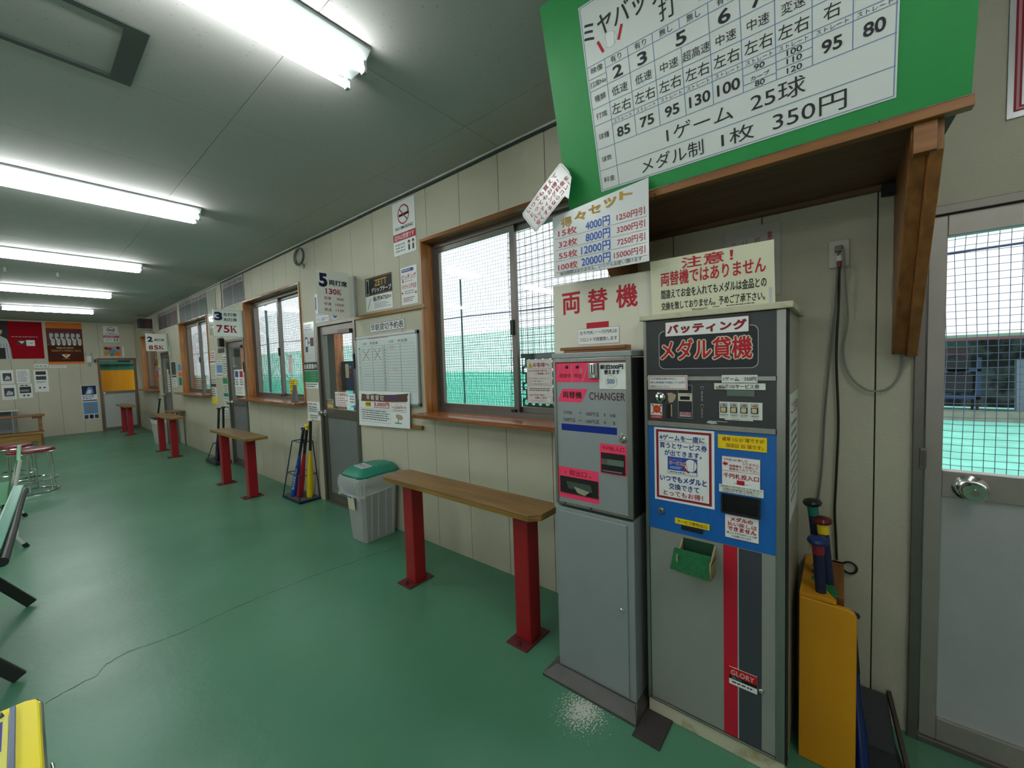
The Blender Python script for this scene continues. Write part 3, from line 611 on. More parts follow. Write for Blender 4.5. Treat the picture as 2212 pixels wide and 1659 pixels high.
obj('bill_slot', bs, DARK, m2); obj('bill_tray', MB().box(X2 - .008, .653, .995, X2 - .005, .722, 1.018), mat('slot_green_grey', (96, 112, 100), .3), m2)
obj('bill_tray', MB().box(X2 - .008, .722, .995, X2 - .005, .748, 1.018), mat('slot_brown_grey', (92, 84, 78), .4), m2); obj('bill_tray', MB().box(X2 - .012, .66, .968, X2 - .006, .742, .972), mat('slot_line_grey', (110, 112, 118), .3), m2)
obj('coin_outlet', MB().box(X2 - .006, .768, .846, X2 - .002, .948, .917), DARK, m2)
obj('outlet_flap', MB().hexa([(X2 - .009, .790, .868), (X2 - .006, .790, .868), (X2 - .006, .905, .868), (X2 - .009, .905, .868), (X2 - .009, .80, .898), (X2 - .006, .80, .898), (X2 - .006, .915, .898), (X2 - .009, .915, .898)]), mat('flap_grey_green', (66, 76, 70), .25), m2)
obj('outlet_cup', MB().add([(X2 - .011, .878, .882), (X2 - .011, .86, .856), (X2 - .011, .826, .849), (X2 - .011, .802, .869)], [(0, 1, 2, 3)]), mat('cup_steel', (190, 186, 160), .25, metal=.6), m2)
for u in (.925, .80): obj('screw', MB().lathe((X2 - .006, u, .80), (X2 - .010, u, .80), [(0, .004), (1, .003)], 8), BLACK, m2)
# black rubber mat wedge between the machines
obj('rubber_pad', MB().box(-.628, .497, 0, -.42, .600, .006), mat('rubber_dark', (52, 46, 46), .8, bump=.4), label='small dark rubber pad on the floor between the two machines', cat='pad', bevel=.002)

# ================================================================ change sign on top
s = WS('change_sign', -.43, m=mat('old_white_plate', (208, 204, 188), .3), th=.004, label='white plate with big red 両替機 standing on the change machine', cat='sign')
s.board([(1.025, 1.45), (.60, 1.45), (.572, 1.47), (.572, 1.752), (1.025, 1.757)])
for i, ch in enumerate('両替機'):
    u = .976 - i * .129; s.text(ch, u, 1.622 + .001 * i, u - .088, 1.714, 'red', .01, fat=.0018)
s.rect(.858, 1.54, .754, 1.575, 'red', 1); s.rect(.903, 1.482, .708, 1.551, 'ink', 2); s.rect(.902, 1.483, .709, 1.550, 'white', 3)
s.text('五千円札・一万円札は', .892, 1.525, .718, 1.541, 'ink', .008, 4); s.text('フロントで両替致します', .892, 1.495, .718, 1.512, 'ink', .008, 4)
s.done()
t = empty('wooden_boards', (-.49, .79, 1.447), 'two thin brown wooden boards lying on top of the change machine', 'board')
obj('board', MB().box(-.51, .648, 1.447, -.46, .93, 1.458), CASEY, t, bevel=.001); obj('board', MB().box(-.515, .650, 1.458, -.455, .945, 1.471), SHELFW, t, bevel=.001)

# ================================================================ shelf with the big tilted price board
sh = empty('wall_shelf', (-.25, .34, 1.99), 'brown wooden wall shelf with slanted brackets above the machines', 'shelf')
A0 = (-.47, .905, 2.095); A1 = (-.47, -.245, 2.035); B0 = (0, .80, 2.0); B1 = (0, -.20, 2.0)
def slab(p0, p1, p2, p3, th):
    return MB().hexa([p0, p1, p2, p3] + [(p[0], p[1], p[2] + th) for p in (p0, p1, p2, p3)])
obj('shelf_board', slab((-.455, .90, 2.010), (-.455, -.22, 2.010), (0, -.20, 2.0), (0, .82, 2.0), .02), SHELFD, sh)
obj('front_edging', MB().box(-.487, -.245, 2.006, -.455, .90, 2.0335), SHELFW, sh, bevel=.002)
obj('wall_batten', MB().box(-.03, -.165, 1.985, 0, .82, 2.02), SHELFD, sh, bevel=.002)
obj('bracket', MB().prism([(-.445, -.172, 2.010), (-.445, -.172, 1.98), (-.03, -.172, 1.40), (0, -.172, 1.40), (0, -.172, 2.03)], (0, .035, 0)), SHELFZ, sh, bevel=.002)
obj('bracket', MB().box(-.47, -.185, 1.93, -.435, -.14, 2.006), SHELFW, sh, bevel=.002)
obj('bracket', MB().prism([(-.46, -.172, 2.006), (-.46, -.172, 1.93), (-.06, -.172, 1.392), (-.0, -.172, 1.392), (0, -.172, 1.43), (-.40, -.172, 2.006)], (0, -.026, 0)), SHELFZ, sh, bevel=.002)
obj('bracket', MB().prism([(-.44, .80, 2.01), (-.42, .80, 1.97), (-.03, .80, 1.55), (0, .80, 1.55), (0, .80, 2.03)], (0, .03, 0)), SHELFZ, sh, bevel=.002)
obj('cup_hook', MB().ring((-.489, .535, 2.004), .008, .0018, 'y', 12, 5, a0=-100, a1=150), BLACK, sh)
tl = math.hypot(1, .26)
V = Vector((-.26, 0, 1)) / tl; Nn = Vector((-1, 0, -.26)) / tl
GRN = mat('sign_green', (16, 136, 62), .5, var=.08, vscale=20)
s = Sign('price_board', (-.5, .86, 2.07), (0, -1, 0), V, Nn, m=GRN, th=.004, label='large green board with the white price table, tilted forward on the wall shelf', cat='sign')
s.off = -.004
s.board([(-.035, -.037), (1.098, -.037), (1.098, .70), (-.035, .70)])
go = s.done()
s = Sign('price_sheet', (-.5, .86, 2.07), (0, -1, 0), V, Nn, m=mat('poster_white', (206, 210, 208), .3), th=.0012, parent=go)
s.off = .0005
s.board((.119, .006, .963, .62))
s.frame(.123, .010, .959, .616, .0022, 'lblue')
CX = [.194, .279, .364, .450, .534, .618, .703, .788, .874, .961]; LW = .0022
for v in (.08, .154, .430): s.line(.123, v, .96, v, LW, 'lblue')
s.line(.123, .236, .194, .236, LW, 'lblue'); s.line(.123, .293, .194, .293, LW, 'lblue'); s.line(.123, .351, .194, .351, LW, 'lblue'); s.line(.123, .389, .194, .389, LW, 'lblue')
s.line(.194, .236, .96, .236, LW, 'lblue'); s.line(.194, .293, .96, .293, LW, 'lblue'); s.line(.194, .351, .96, .351, LW, 'lblue'); s.line(.194, .402, .96, .402, LW, 'lblue'); s.line(.194, .2185, .96, .2185, LW, 'lblue')
s.line(.618, .198, .703, .198, LW, 'lblue'); s.line(.618, .1725, .703, .1725, LW, 'lblue')
for v in (.199, .178): s.line(.703, v, .788, v, LW, 'lblue')
s.line(.194, .010, .194, .430, LW, 'lblue')
for i, c in enumerate(CX[1:-1]):
    if c == .450:
        s.line(c, .154, c, .351, LW, 'lblue'); s.line(c, .402, c, .43, LW, 'lblue')
    else: s.line(c, .154, c, .43, LW, 'lblue')
for tx, a, b, v0, v1 in (('映像', .138, .185, .404, .424), ('打席No', .129, .191, .361, .380), ('種類', .139, .183, .312, .332), ('打席', .137, .181, .255, .275), ('球種', .137, .179, .185, .205), ('球数', .138, .178, .107, .126), ('料金', .136, .181, .034, .054)):
    s.text(tx, a, v0, b, v1, 'ink')
K = 'ink'
s.text('ミヤバッティング', .127, .500, .60, .566, K, .012); s.text('打', .392, .446, .446, .505, K, .005); s.text('席', .51, .446, .564, .505, K, .005); s.text('案内', .63, .446, .76, .505, K, .005)
for i, tx in enumerate(('有り', '有り', '無し', '無し', '有り', '有り', '無し', '無し')): s.text(tx, [.215, .303, .387, .472, .558, .642, .727, .812][i], .407, [.255, .343, .428, .512, .598, .682, .767, .852][i], .427, K)
for n_, c, wd in (('2', .2365, .018), ('3', .3245, .0165), ('5', .4515, .0165), ('6', .5765, .017), ('7', .662, .016), ('8', .746, .017), ('9', .831, .017)): s.text(n_, c - wd, .357, c + wd, .394, K, .02)
for i, tx in enumerate(('低速', '低速', '中速', '超高速', '中速', '中速', '変速')):
    a = [.207, .294, .380, .452, .550, .634, .718][i]; b = [.266, .352, .438, .533, .606, .690, .774][i]; s.text(tx, a, .305, b, .333, K)
for c in (.2355, .322, .4075, .4925, .5765, .661, .7455): s.text('左右', c - .036, .2465, c + .036, .2825, K)
s.text('右', .812, .2465, .849, .2825, K)
for c in (.2365, .322, .408, .493, .5775, .662, .7455, .8315, .9165): s.text('ストレート', c - .035, .2215, c + .034, .2325, K)
for tx, c, wd in (('85', .234, .0245), ('75', .321, .0245), ('95', .407, .0235), ('130', .494, .032), ('100', .578, .032), ('95', .8305, .022), ('80', .9165, .022)): s.text(tx, c - wd, .170, c + wd, .202, K, .02)
for tx, c, wd, v in (('90', .6615, .0135, .201), ('カーブ', .6625, .0245, .1765), ('80', .6615, .0125, .157), ('100', .747, .018, .202), ('110', .7465, .018, .1815), ('120', .7465, .018, .158)): s.text(tx, c - wd, v, c + wd, v + (.0145 if tx != 'カーブ' else .012), K, .012)
s.text('1ゲーム', .382, .095, .587, .140, K); s.text('25球', .636, .093, .772, .143, K); s.text('メダル制', .286, .022, .496, .069, K); s.text('1枚', .55, .022, .642, .067, K); s.text('350円', .691, .020, .863, .068, K)
s.circ(.222, .478, .024, 'lgrey', 1); s.circ(.222, .478, .0225, 'white', 2); s.line(.205, .492, .208, .462, .001, 'grey', 3); s.line(.239, .492, .236, .462, .001, 'grey', 3)
s.line(.176, .491, .193, .452, .009, 'red', 2); s.line(.268, .502, .251, .463, .009, 'red', 2)
s.done()
# laminated set price sheet hung from the shelf edge, and its arrow tag
s = Sign('set_price_sheet', (-.515, 0, .0505), (0, .9643, 0), (0, 0, .9643), (-1, 0, 0), m=mat('laminated_pale', (208, 210, 212), .22), th=.0012, label='laminated sheet of set prices in red and blue hanging below the green board', cat='sign')
s.board([(1.001, 1.785), (.571, 1.783), (.569, 2.092), (1.001, 2.050)])
for i, ch in enumerate('得々セット'): s.text(ch, .957 - i * .068, 1.994 + i * .0115 - (.004 if i == 3 else 0), .957 - i * .068 - .054, 2.034 + i * .009, 'gold', .02, fat=.0010)
for i, (a, b, c) in enumerate((('15枚', '4000円', '1250円引'), ('32枚', '8000円', '3200円引'), ('55枚', '12000円', '7250円引'), ('100枚', '20000円', '15000円引'))):
    v = 1.957 - i * .0485
    s.text(a, .972 if i < 3 else .977, v + .001, .879, v + .032, 'red', .01); s.text(b, (.837 if i < 2 else .860), v - .001, .728, v + .037, 'blue', .015); s.text(c, .698 if i < 3 else .713, v + .005, .585, v + .033, 'red', .008)
    s.line(.99, v - .005, .578, v - .005, .0011, 'black', 1)
s.text('有効期限はありません、いつでもお使い頂けます', .967, 1.790, .598, 1.806, 'ink'); s.done()
ang = math.radians(37); c_, s_ = math.cos(ang), math.sin(ang)
s = Sign('tag_notice', (-.56, .955, 2.095), (0, -c_, s_), (0, s_, c_), (-1, 0, 0), m=mat('tag_white', (214, 214, 214), .22), th=.0012, label='white arrow shaped tag with slanted red writing at the left corner of the green board', cat='sign')
s.board([(-.132, -.05), (-.125, -.06), (.055, -.06), (.06, -.084), (.12, -.03), (.128, .0), (.128, .05), (.12, .06), (-.125, .06), (-.132, .05)])
for i, tx in enumerate(('いつでも買えて', 'とってもお得！', 'バッティング料金を', '安くするならコレ！')): s.text(tx, -.104, .030 - i * .026, (.085, .075, .112, .10)[i], .050 - i * .026, 'red', .015)
s.line(-.124, .054, .116, .054, .0012, 'dred', 1); s.line(-.126, -.054, -.126, .05, .0012, 'dred', 1); s.line(-.124, -.055, .05, -.055, .0012, 'dred', 1); s.line(.122, -.02, .122, .052, .0012, 'dred', 1)
s.done()
# framed poster at the right edge
s = WS('framed_notice', -.004, m=mat('laminated_white', (200, 200, 204), .2), th=.0015, label='white laminated poster with red dotted border high on the right wall', cat='poster')
s.board((-.389, 2.12, -.80, 2.62)); s.frame(-.402, 2.137, -.787, 2.603, .016, 'dred'); s.frame(-.407, 2.142, -.782, 2.598, .006, 'rose', 2); s.done()
# ================================================================ papers on the window wall
def paper(x, rect, label, cat='notice', m='paper', name='paper_notice', group=None, th=.001):
    s = WS(name, x, m=m, th=th, label=label, cat=cat, group=group); s.board(rect); return s
s = paper(-.002, (2.843, 2.306, 2.553, 2.722), 'white and red NO SMOKING poster high on the wall beside the big window', 'poster', 'white', 'no_smoking_poster')
def nosmoke(s, u0, u1, v0, v1):
    f = lambda a, b: (u0 + (u1 - u0) * a, v0 + (v1 - v0) * b)
    W = abs(u1 - u0); Hh = v1 - v0
    cu, cv = f(.5, .745); r = W * .26
    s.ring(cu, cv, r, r * .13, 'red', 1); a = f(.30, .70); b = f(.74, .74)
    s.line(a[0], cv - .01 * Hh, b[0], cv + .0 * Hh, W * .07, 'black', 2); s.line(f(.68, 0)[0], cv + .02 * Hh, f(.72, 0)[0], cv + .10 * Hh, W * .02, 'black', 2); s.line(f(.72, 0)[0], cv + .10 * Hh, f(.62, 0)[0], cv + .13 * Hh, W * .02, 'black', 2)
    sg = 1 if u1 > u0 else -1
    s.line(cu - sg * r * .68, cv + r * .68, cu + sg * r * .68, cv - r * .68, r * .13, 'red', 3)
    p0 = f(.12, .475); p1 = f(.9, .535); s.text('NO SMOKING', p0[0], p0[1], p1[0], p1[1], 'black', .02)
    p0 = f(0, .27); p1 = f(1, .41); s.rect(p0[0], p0[1], p1[0], p1[1], 'red', 1)
    p0 = f(.06, .29); p1 = f(.94, .39); s.text('店内は禁煙です', p0[0], p0[1], p1[0], p1[1], 'white', .01)
    p0 = f(.08, .05); p1 = f(.58, .23); s.fine(p0[0], p0[1], p1[0], p1[1], 3, 'grey')
    for q in (.70, .88):
        c = f(q, .20); s.circ(c[0], c[1], W * .05, 'black', 2); c = f(q, .175); s.circ(c[0], c[1], W * .035, 'skin', 3); a = f(q - .04, .05); b = f(q + .04, .15); s.rect(a[0], a[1], b[0], b[1], 'dgrey', 1)
nosmoke(s, 2.843, 2.553, 2.306, 2.722); s.done()
s = paper(-.002, (2.768, 1.905, 2.560, 2.200), 'laminated sheet with blue header and red writing above the wooden rail', m='white')
s.rrect(2.757, 2.162, 2.60, 2.188, 'pblue', 1, .4); s.text('期間限定', 2.748, 2.168, 2.64, 2.183, 'white', lay=2)
s.text('ピッチング', 2.755, 2.10, 2.57, 2.145, 'red', .02); s.fine(2.72, 2.083, 2.61, 2.095, 1, 'grey'); s.text('バッティング1G分', 2.757, 2.028, 2.572, 2.070, 'red', .02, fat=.001); s.fine(2.73, 1.985, 2.60, 2.018, 2, 'grey'); s.fine(2.75, 1.925, 2.575, 1.965, 3, 'dred')
for u, v in ((2.755, 2.0), (2.58, 1.99), (2.74, 2.09)):
    s.poly([(u + (.016 if k % 2 == 0 else .007) * math.cos(k * math.pi / 5), v + (.016 if k % 2 == 0 else .007) * math.sin(k * math.pi / 5)) for k in range(10)], 'red', 2)
s.done()
s = paper(-.002, (3.298, 1.905, 2.893, 2.197), 'black and white grip tape price poster on the wooden rail', 'poster', 'white')
s.rect(3.298, 2.040, 2.893, 2.197, 'black', 1); s.rect(3.29, 2.047, 2.90, 2.050, 'gold', 2); s.rect(3.29, 2.187, 2.90, 2.190, 'gold', 2)
s.text('ZETT', 3.150, 2.112, 2.966, 2.168, 'gold', .03, slope=.003); s.text('グリップテープ', 3.205, 2.060, 2.905, 2.103, 'white', .02); s.frame(3.283, 2.055, 3.238, 2.180, .004, 'white', 2); s.rect(3.273, 2.07, 3.250, 2.14, 'navy', 3); s.text('販売¥750=', 3.180, 1.985, 2.912, 2.028, 'black', .02, fat=.001); s.fine(3.17, 1.925, 2.92, 1.975, 4, 'grey'); s.line(3.27, 1.925, 3.215, 2.015, .006, 'black', 2)
s.done()
for zz, y0, y1, l_ in ((1.853, 2.464, 3.49, 'upper wooden rail on the wall above the whiteboard'), (.906, 2.56, 3.49, 'lower wooden rail on the wall under the whiteboard')):
    obj('wall_rail', MB().box(-.02, y0, zz, 0, y1, zz + .032), RAIL, label=l_, cat='rail', bevel=.002)
s = WS('header_sign', -.002, m='white', th=.003, label='white strip sign reading 早朝貸切予約表 above the whiteboard', cat='sign')
s.board((3.25, 1.716, 2.742, 1.803)); s.frame(3.247, 1.719, 2.745, 1.80, .004, 'ink'); s.text('早朝貸切予約表', 3.235, 1.730, 2.758, 1.790, 'ink', .015, fat=.001); s.done()
# whiteboard
wb = empty('whiteboard', (-.01, 3.03, 1.1), 'white schedule board with two red crosses and a silver frame', 'whiteboard')
obj('panel', MB().box(-.016, 2.57, 1.095, -.004, 3.49, 1.688), mat('whiteboard_face', (205, 214, 214), .18), wb)
obj('frame', MB().plate((2.565, 1.09), (3.495, 1.693), 0, [(2.585, 1.11, 3.475, 1.672)], 'x', -.022, -.002), mat('frame_alu', (160, 164, 166), .35, metal=.8), wb, bevel=.002)
for yy in (2.565, 3.47):
    for zz in (1.09, 1.665): obj('corner_cap', MB().box(-.025, yy, zz, -.001, yy + .027, zz + .03), mat('cap_grey', (88, 92, 98), .5), wb, bevel=.004)
s = WS('grid_sheet', -.016, parent=wb, m=mat('board_print', (198, 208, 208), .25), th=.0004); s.board((3.44, 1.175, 2.605, 1.645)); s.rect(3.27, 1.664, 2.97, 1.668, 'red', 1)
for k in range(17): s.line(3.405, 1.207 + k * .0245, 2.612, 1.207 + k * .0245, .0012, 'dgrey')
for u in (3.405, 3.215, 3.055, 2.985, 2.80, 2.612): s.line(u, 1.205, u, 1.60, .003 if u in (3.215, 2.80) else .001, 'ink')
s.text('5月　予定表', 3.365, 1.612, 3.12, 1.635, 'ink'); s.text('5月　予定表', 2.955, 1.612, 2.70, 1.635, 'ink')
for k in range(16):
    v = 1.210 + k * .0245; s.text(str(16 - k), 3.435, v, 3.418, v + .014, 'dred' if k in (10, 11) else 'ink', lay=2); s.text(str(32 - k if k else 31), 3.045, v, 3.015, v + .014, 'ink', lay=2)
for a, b in ((3.375, 3.26), (3.185, 3.085)):
    s.line(a, 1.575, b, 1.475, .004, 'dred', 3); s.line(a, 1.475, b, 1.575, .004, 'dred', 3)
for u, v in ((2.965, 1.575), (2.965, 1.548), (2.93, 1.38), (3.35, 1.33)): s.rect(u, v, u - .09, v + .016, 'rose', 2); s.rect(u - .002, v + .002, u - .088, v + .014, 'paper', 3); s.fine(u - .01, v + .003, u - .08, v + .013, 1, 'grey', 4)
s.done()
s = WS('poster', -.028, m='white', th=.0015, label='5,000円 private hire poster overlapping the bottom of the whiteboard', cat='poster')
s.board([(3.472, .882), (2.700, .906), (2.686, 1.205), (3.452, 1.198)])
s.poly([(3.405, 1.176), (3.30, 1.170), (3.18, 1.178), (3.10, 1.172), (2.9, 1.178), (2.701, 1.192), (2.72, 1.16), (2.712, 1.14), (2.727, 1.122), (3.0, 1.112), (3.421, 1.108), (3.41, 1.14)], 'brown', 1)
s.text('早 朝 貸 切', 3.327, 1.121, 3.057, 1.167, 'white', .01); s.fine(3.02, 1.128, 2.78, 1.170, 2, 'pblue', 2)
s.text('5,000円', 3.205, 1.068, 2.975, 1.105, 'red', .02, fat=.0018); s.rect(3.215, 1.057, 2.972, 1.062, 'dred', 2); s.rect(3.35, 1.06, 3.26, 1.105, 'yellow', 1); s.text('1時間', 3.345, 1.068, 3.265, 1.098, 'black', .02)
s.frame(3.438, .925, 2.969, 1.045, .0025, 'grey'); s.fine(3.425, .94, 2.98, 1.037, 5, 'dgrey'); s.frame(2.942, 1.035, 2.740, 1.112, .0022, 'dgrey'); s.text('オプション', 2.89, 1.087, 2.79, 1.099, 'ink', .01); s.text('+2,500円で', 2.932, 1.06, 2.745, 1.082, 'red', .02, fat=.0008); s.fine(2.92, 1.043, 2.76, 1.055, 1, 'ink')
s.poly([(2.89, 1.005), (2.885, .985), (2.865, .975), (2.82, .968), (2.795, .975), (2.79, .995), (2.81, 1.01), (2.87, 1.016)], 'tan', 1); s.line(2.85, .975, 2.86, .943, .008, 'brown', 2); s.rect(2.905, .936, 2.81, .944, 'green', 1)
s.done()
# notice inside window 1, behind it perforated panel
s = paper(.094, (1.591, 1.149, 1.394, 1.43), 'white お客様へ notice taped to the big window next to the grey machine', m=mat('notice_warm_white', (214, 206, 202), .6))  # plain warm-white paper colour
s.poly([(1.578, 1.378), (1.546, 1.378), (1.562, 1.411)], 'black', 1); s.poly([(1.575, 1.380), (1.549, 1.380), (1.562, 1.407)], 'yellow', 2); s.rect(1.5635, 1.384, 1.5605, 1.399, 'black', 3)
s.text('お客様へ', 1.538, 1.381, 1.415, 1.41, 'dred', .01); s.frame(1.581, 1.262, 1.405, 1.372, .0012, 'dred'); s.text('メダルのお持ち帰りは', 1.578, 1.351, 1.43, 1.363, 'dred', .01); s.text('ご遠慮願います', 1.52, 1.333, 1.415, 1.345, 'dred', .01)
s.text('余ったメダルは、必ずフロントで', 1.571, 1.304, 1.418, 1.313, 'ink'); s.text('サービス券と交換して、', 1.571, 1.286, 1.46, 1.295, 'ink'); s.text('サービス券をお持ち帰りください', 1.571, 1.268, 1.418, 1.277, 'ink'); s.fine(1.577, 1.226, 1.41, 1.249, 2, 'dgrey'); s.text('みなさまのご協力', 1.574, 1.196, 1.455, 1.208, 'dred', .01); s.text('お願いします', 1.53, 1.178, 1.44, 1.190, 'dred', .01); s.text('ミヤバッティングスタジアム', 1.556, 1.160, 1.445, 1.168, 'ink')
s.poly([(1.434, 1.156), (1.434, 1.185), (1.436, 1.2), (1.428, 1.192), (1.416, 1.192), (1.408, 1.2), (1.41, 1.185), (1.41, 1.156)], 'lgrey', 1); s.poly([(1.432, 1.158), (1.432, 1.189), (1.412, 1.189), (1.412, 1.158)], 'white', 2)
s.done()
# window 2 stickers and leaflet
s = paper(.096, (5.275, 1.37, 5.15, 1.60), 'white notice with red heading on the glass of window over the bat rack', m='white'); s.text('ご注意', 5.26, 1.565, 5.165, 1.59, 'red', .01); s.fine(5.265, 1.38, 5.16, 1.555, 8, 'rose'); s.done()
s = paper(.096, (5.27, 1.115, 5.06, 1.30), 'orange yellow notice at the bottom of window over the bat rack', m='yellow'); s.frame(5.262, 1.123, 5.068, 1.292, .006, 'orange'); s.fine(5.25, 1.19, 5.08, 1.28, 4, 'ink'); 
for k in range(4): s.circ(5.23 - k * .045, 1.152, .014, 'ink', 1)
s.done()
fl = MB().hexa([(-.06, 4.78, 1.051), (-.02, 4.76, 1.051), (.01, 4.93, 1.051), (-.03, 4.95, 1.051), (-.02, 4.80, 1.24), (-.018, 4.80, 1.24), (.012, 4.95, 1.24), (.008, 4.95, 1.24)])
obj('leaflet_holder', fl, mat('leaflet_dark', (70, 74, 78), .3), label='dark leaflet holder standing on the sill of window over the bat rack', cat='leaflet holder', bevel=.001)
# posters between window 2 and door 5
s = paper(-.002, (4.575, 1.50, 4.33, 1.92), 'crinkled laminated sheet with a diagram beside the door with the silver knob', m=mat('laminated_white2', (206, 210, 212), .15)); s.fine(4.56, 1.83, 4.36, 1.90, 3, 'grey'); s.rect(4.55, 1.60, 4.49, 1.76, 'dgrey'); s.rect(4.54, 1.66, 4.50, 1.74, 'white', 2); s.rect(4.43, 1.66, 4.35, 1.75, 'maroon'); s.line(4.48, 1.70, 4.44, 1.70, .02, 'blue'); s.fine(4.55, 1.52, 4.36, 1.58, 2, 'lgrey'); s.done()
s = paper(-.002, (4.64, 1.205, 4.30, 1.488), 'black and green 会員募集中 notice left of the door with the silver knob', m='white'); s.rect(4.64, 1.40, 4.30, 1.488, 'ink'); s.text('会員募集中', 4.625, 1.415, 4.315, 1.47, 'white', .02); s.rect(4.64, 1.27, 4.30, 1.395, 'green'); s.fine(4.62, 1.28, 4.49, 1.385, 3, 'teal', 2); s.fine(4.46, 1.28, 4.31, 1.385, 4, 'lgrey', 2, .12); s.fine(4.62, 1.215, 4.32, 1.262, 2, 'ink'); s.done()
s = paper(-.002, (4.588, .862, 4.295, 1.06), 'small white notice just left of the silver door knob', m='white'); s.text('お客様にお願い', 4.56, 1.025, 4.36, 1.045, 'red', .01); s.fine(4.56, .945, 4.34, 1.012, 3, 'ink'); s.fine(4.54, .875, 4.34, .92, 2, 'ink'); s.done()
s = paper(-.002, (4.27, 1.893, 3.99, 2.19), 'white and blue handwritten notice partly hidden behind the sign numbered 5', m='white'); s.text('やさしく打って', 4.262, 1.955, 4.0, 1.99, 'pblue', .01); s.text('下さい 道具です！', 4.25, 1.905, 4.0, 1.94, 'pblue', .01); s.rect(4.265, 2.03, 4.24, 2.16, 'pblue'); s.done()
s = WS('round_sticker', -.002, m='white', th=.001, label='round blue and white sticker above the door, behind the sign numbered 5', cat='sticker')
s.board([(3.86 + .075 * math.cos(k * math.pi / 10), 1.967 + .072 * math.sin(k * math.pi / 10)) for k in range(20)]); s.circ(3.86, 1.967, .062, 'pblue', 1); s.circ(3.86, 1.967, .035, 'white', 2); s.done()
# posters between window 3 and door 3
def strips(rect, label, cols, m='paper', cat='notice'):
    s = paper(-.002, rect, label, cat, m); y0, z0, y1, z1 = rect; Hh = z1 - z0; v = z1
    for c, fr_, rows in cols:
        h = Hh * fr_
        if rows: s.fine(y0 - .015, v - h * .95, y1 + .015, v - h * .08, rows, c)
        else: s.rect(y0 - .012, v - h * .96, y1 + .012, v - h * .04, c)
        v -= h
    return s.done()
strips((8.025, 1.63, 7.77, 1.755), 'small red-bordered notice highest in the cluster beside the window for booth 3', [('red', 1, 3)])
strips((8.10, 1.325, 7.76, 1.615), 'white notice with rows of small writing in the cluster beside booth 3 door', [('dred', .2, 1), ('grey', .8, 6)])
strips((7.74, 1.33, 7.46, 1.60), 'pale notice with a blue picture in the cluster beside booth 3 door', [('grey', .25, 2), ('sky', .5, 0), ('grey', .25, 1)])
strips((7.42, 1.365, 7.235, 1.68), 'tall narrow notice with list of lines, next to booth 3 door frame', [('ink', 1, 8)])
strips((8.12, .895, 7.82, 1.312), 'long white leaflet with a yellow foot under the cluster by booth 3 window', [('ink', .2, 2), ('dgrey', .14, 0), ('ink', .4, 4), ('yellow', .26, 0)])
strips((7.49, .93, 7.25, 1.325), 'green and white notice beside booth 3 door handle', [('green', .25, 0), ('ink', .35, 5), ('teal', .15, 0), ('grey', .25, 2)])
strips((7.50, .70, 7.27, .90), 'small white notice lowest in the row by booth 3 door', [('ink', .3, 1), ('grey', .7, 3)])
strips((7.62, 1.71, 7.30, 1.95), 'small colour photo poster below the sign numbered 3', [('maroon', .45, 0), ('tan', .25, 0), ('ink', .3, 0)], 'tan', 'poster')
obj('wall_speaker', MB().box(-.07, 7.28, 1.80, 0, 7.36, 1.92), BLACK, label='small black box on the wall beside the booth 3 door', cat='speaker', bevel=.008)
# posters near door 2
strips((10.80, 1.14, 10.40, 1.66), 'tall poster with dark picture between booth 2 door and the next window', [('dgrey', .55, 0), ('brown', .08, 0), ('grey', .37, 4)], 'white', 'poster')
strips((10.24, 1.17, 9.98, 1.60), 'colourful poster beside the left edge of the window next to booth 2 door', [('sky', .35, 0), ('orange', .25, 0), ('teal', .4, 0)], 'white', 'poster')
strips((12.27, 1.33, 12.02, 1.77), 'poster with red and blue figure near the farthest window', [('navy', .4, 0), ('sky', .2, 0), ('red', .4, 0)], 'paper', 'poster')
strips((12.0, 1.42, 11.84, 1.66), 'small yellow and blue leaflet near the farthest window', [('yellow', .4, 0), ('sky', .3, 0), ('grey', .3, 2)])
s = paper(-.002, (10.94, 1.80, 10.82, 1.98), 'narrow blank paper slip above booth 2 door', m='paper'); s.done()
# hanging schedule sheets near the ceiling
def sched(y0, y1, n, label, cols):
    s = paper(-.006, (y0, 2.36, y1, 2.738), label, 'poster', mat('clear_sheet', (186, 190, 192), .12), 'schedule_poster')
    W = (y0 - y1) / n
    for i in range(n):
        a = y0 - i * W - .012; b = y0 - (i + 1) * W + .012
        s.text('%d球' % (25 + i), a - .02, 2.66, a - W * .4, 2.71, 'navy', .01); s.text('%dK' % (80 + 10 * i), a - W * .5, 2.66, b + .01, 2.71, 'red', .01); s.rect(a, 2.375, b, 2.645, cols[i % len(cols)]); s.fine(a - .01, 2.39, b + .01, 2.63, 8, 'grey', 2, .14, i)
    s.rect(y0 - .02, 2.361, y1 + .1, 2.368, 'white', 3)
    return s.done()
sched(7.17, 6.31, 2, 'two dark schedule panels in clear film above the window left of bat rack', ['dgrey'])
sched(9.80, 8.02, 4, 'four dark green schedule panels in clear film above the third window', ['dgrey', 'dgreen'])
sched(11.64, 9.99, 4, 'four small dark schedule panels near the ceiling above booth 2 sign', ['dgrey', 'maroon'])
s = paper(-.006, (7.96, 2.02, 7.56, 2.72), 'clear hanging sheet with a triangle mark left of the sign numbered 3', m=mat('clear_sheet2', (188, 188, 178), .12)); s.line(7.80, 2.60, 7.70, 2.60, .006, 'grey'); s.line(7.80, 2.60, 7.75, 2.68, .006, 'grey'); s.line(7.70, 2.60, 7.75, 2.68, .006, 'grey'); s.fine(7.9, 2.1, 7.6, 2.3, 3, 'white'); s.done()

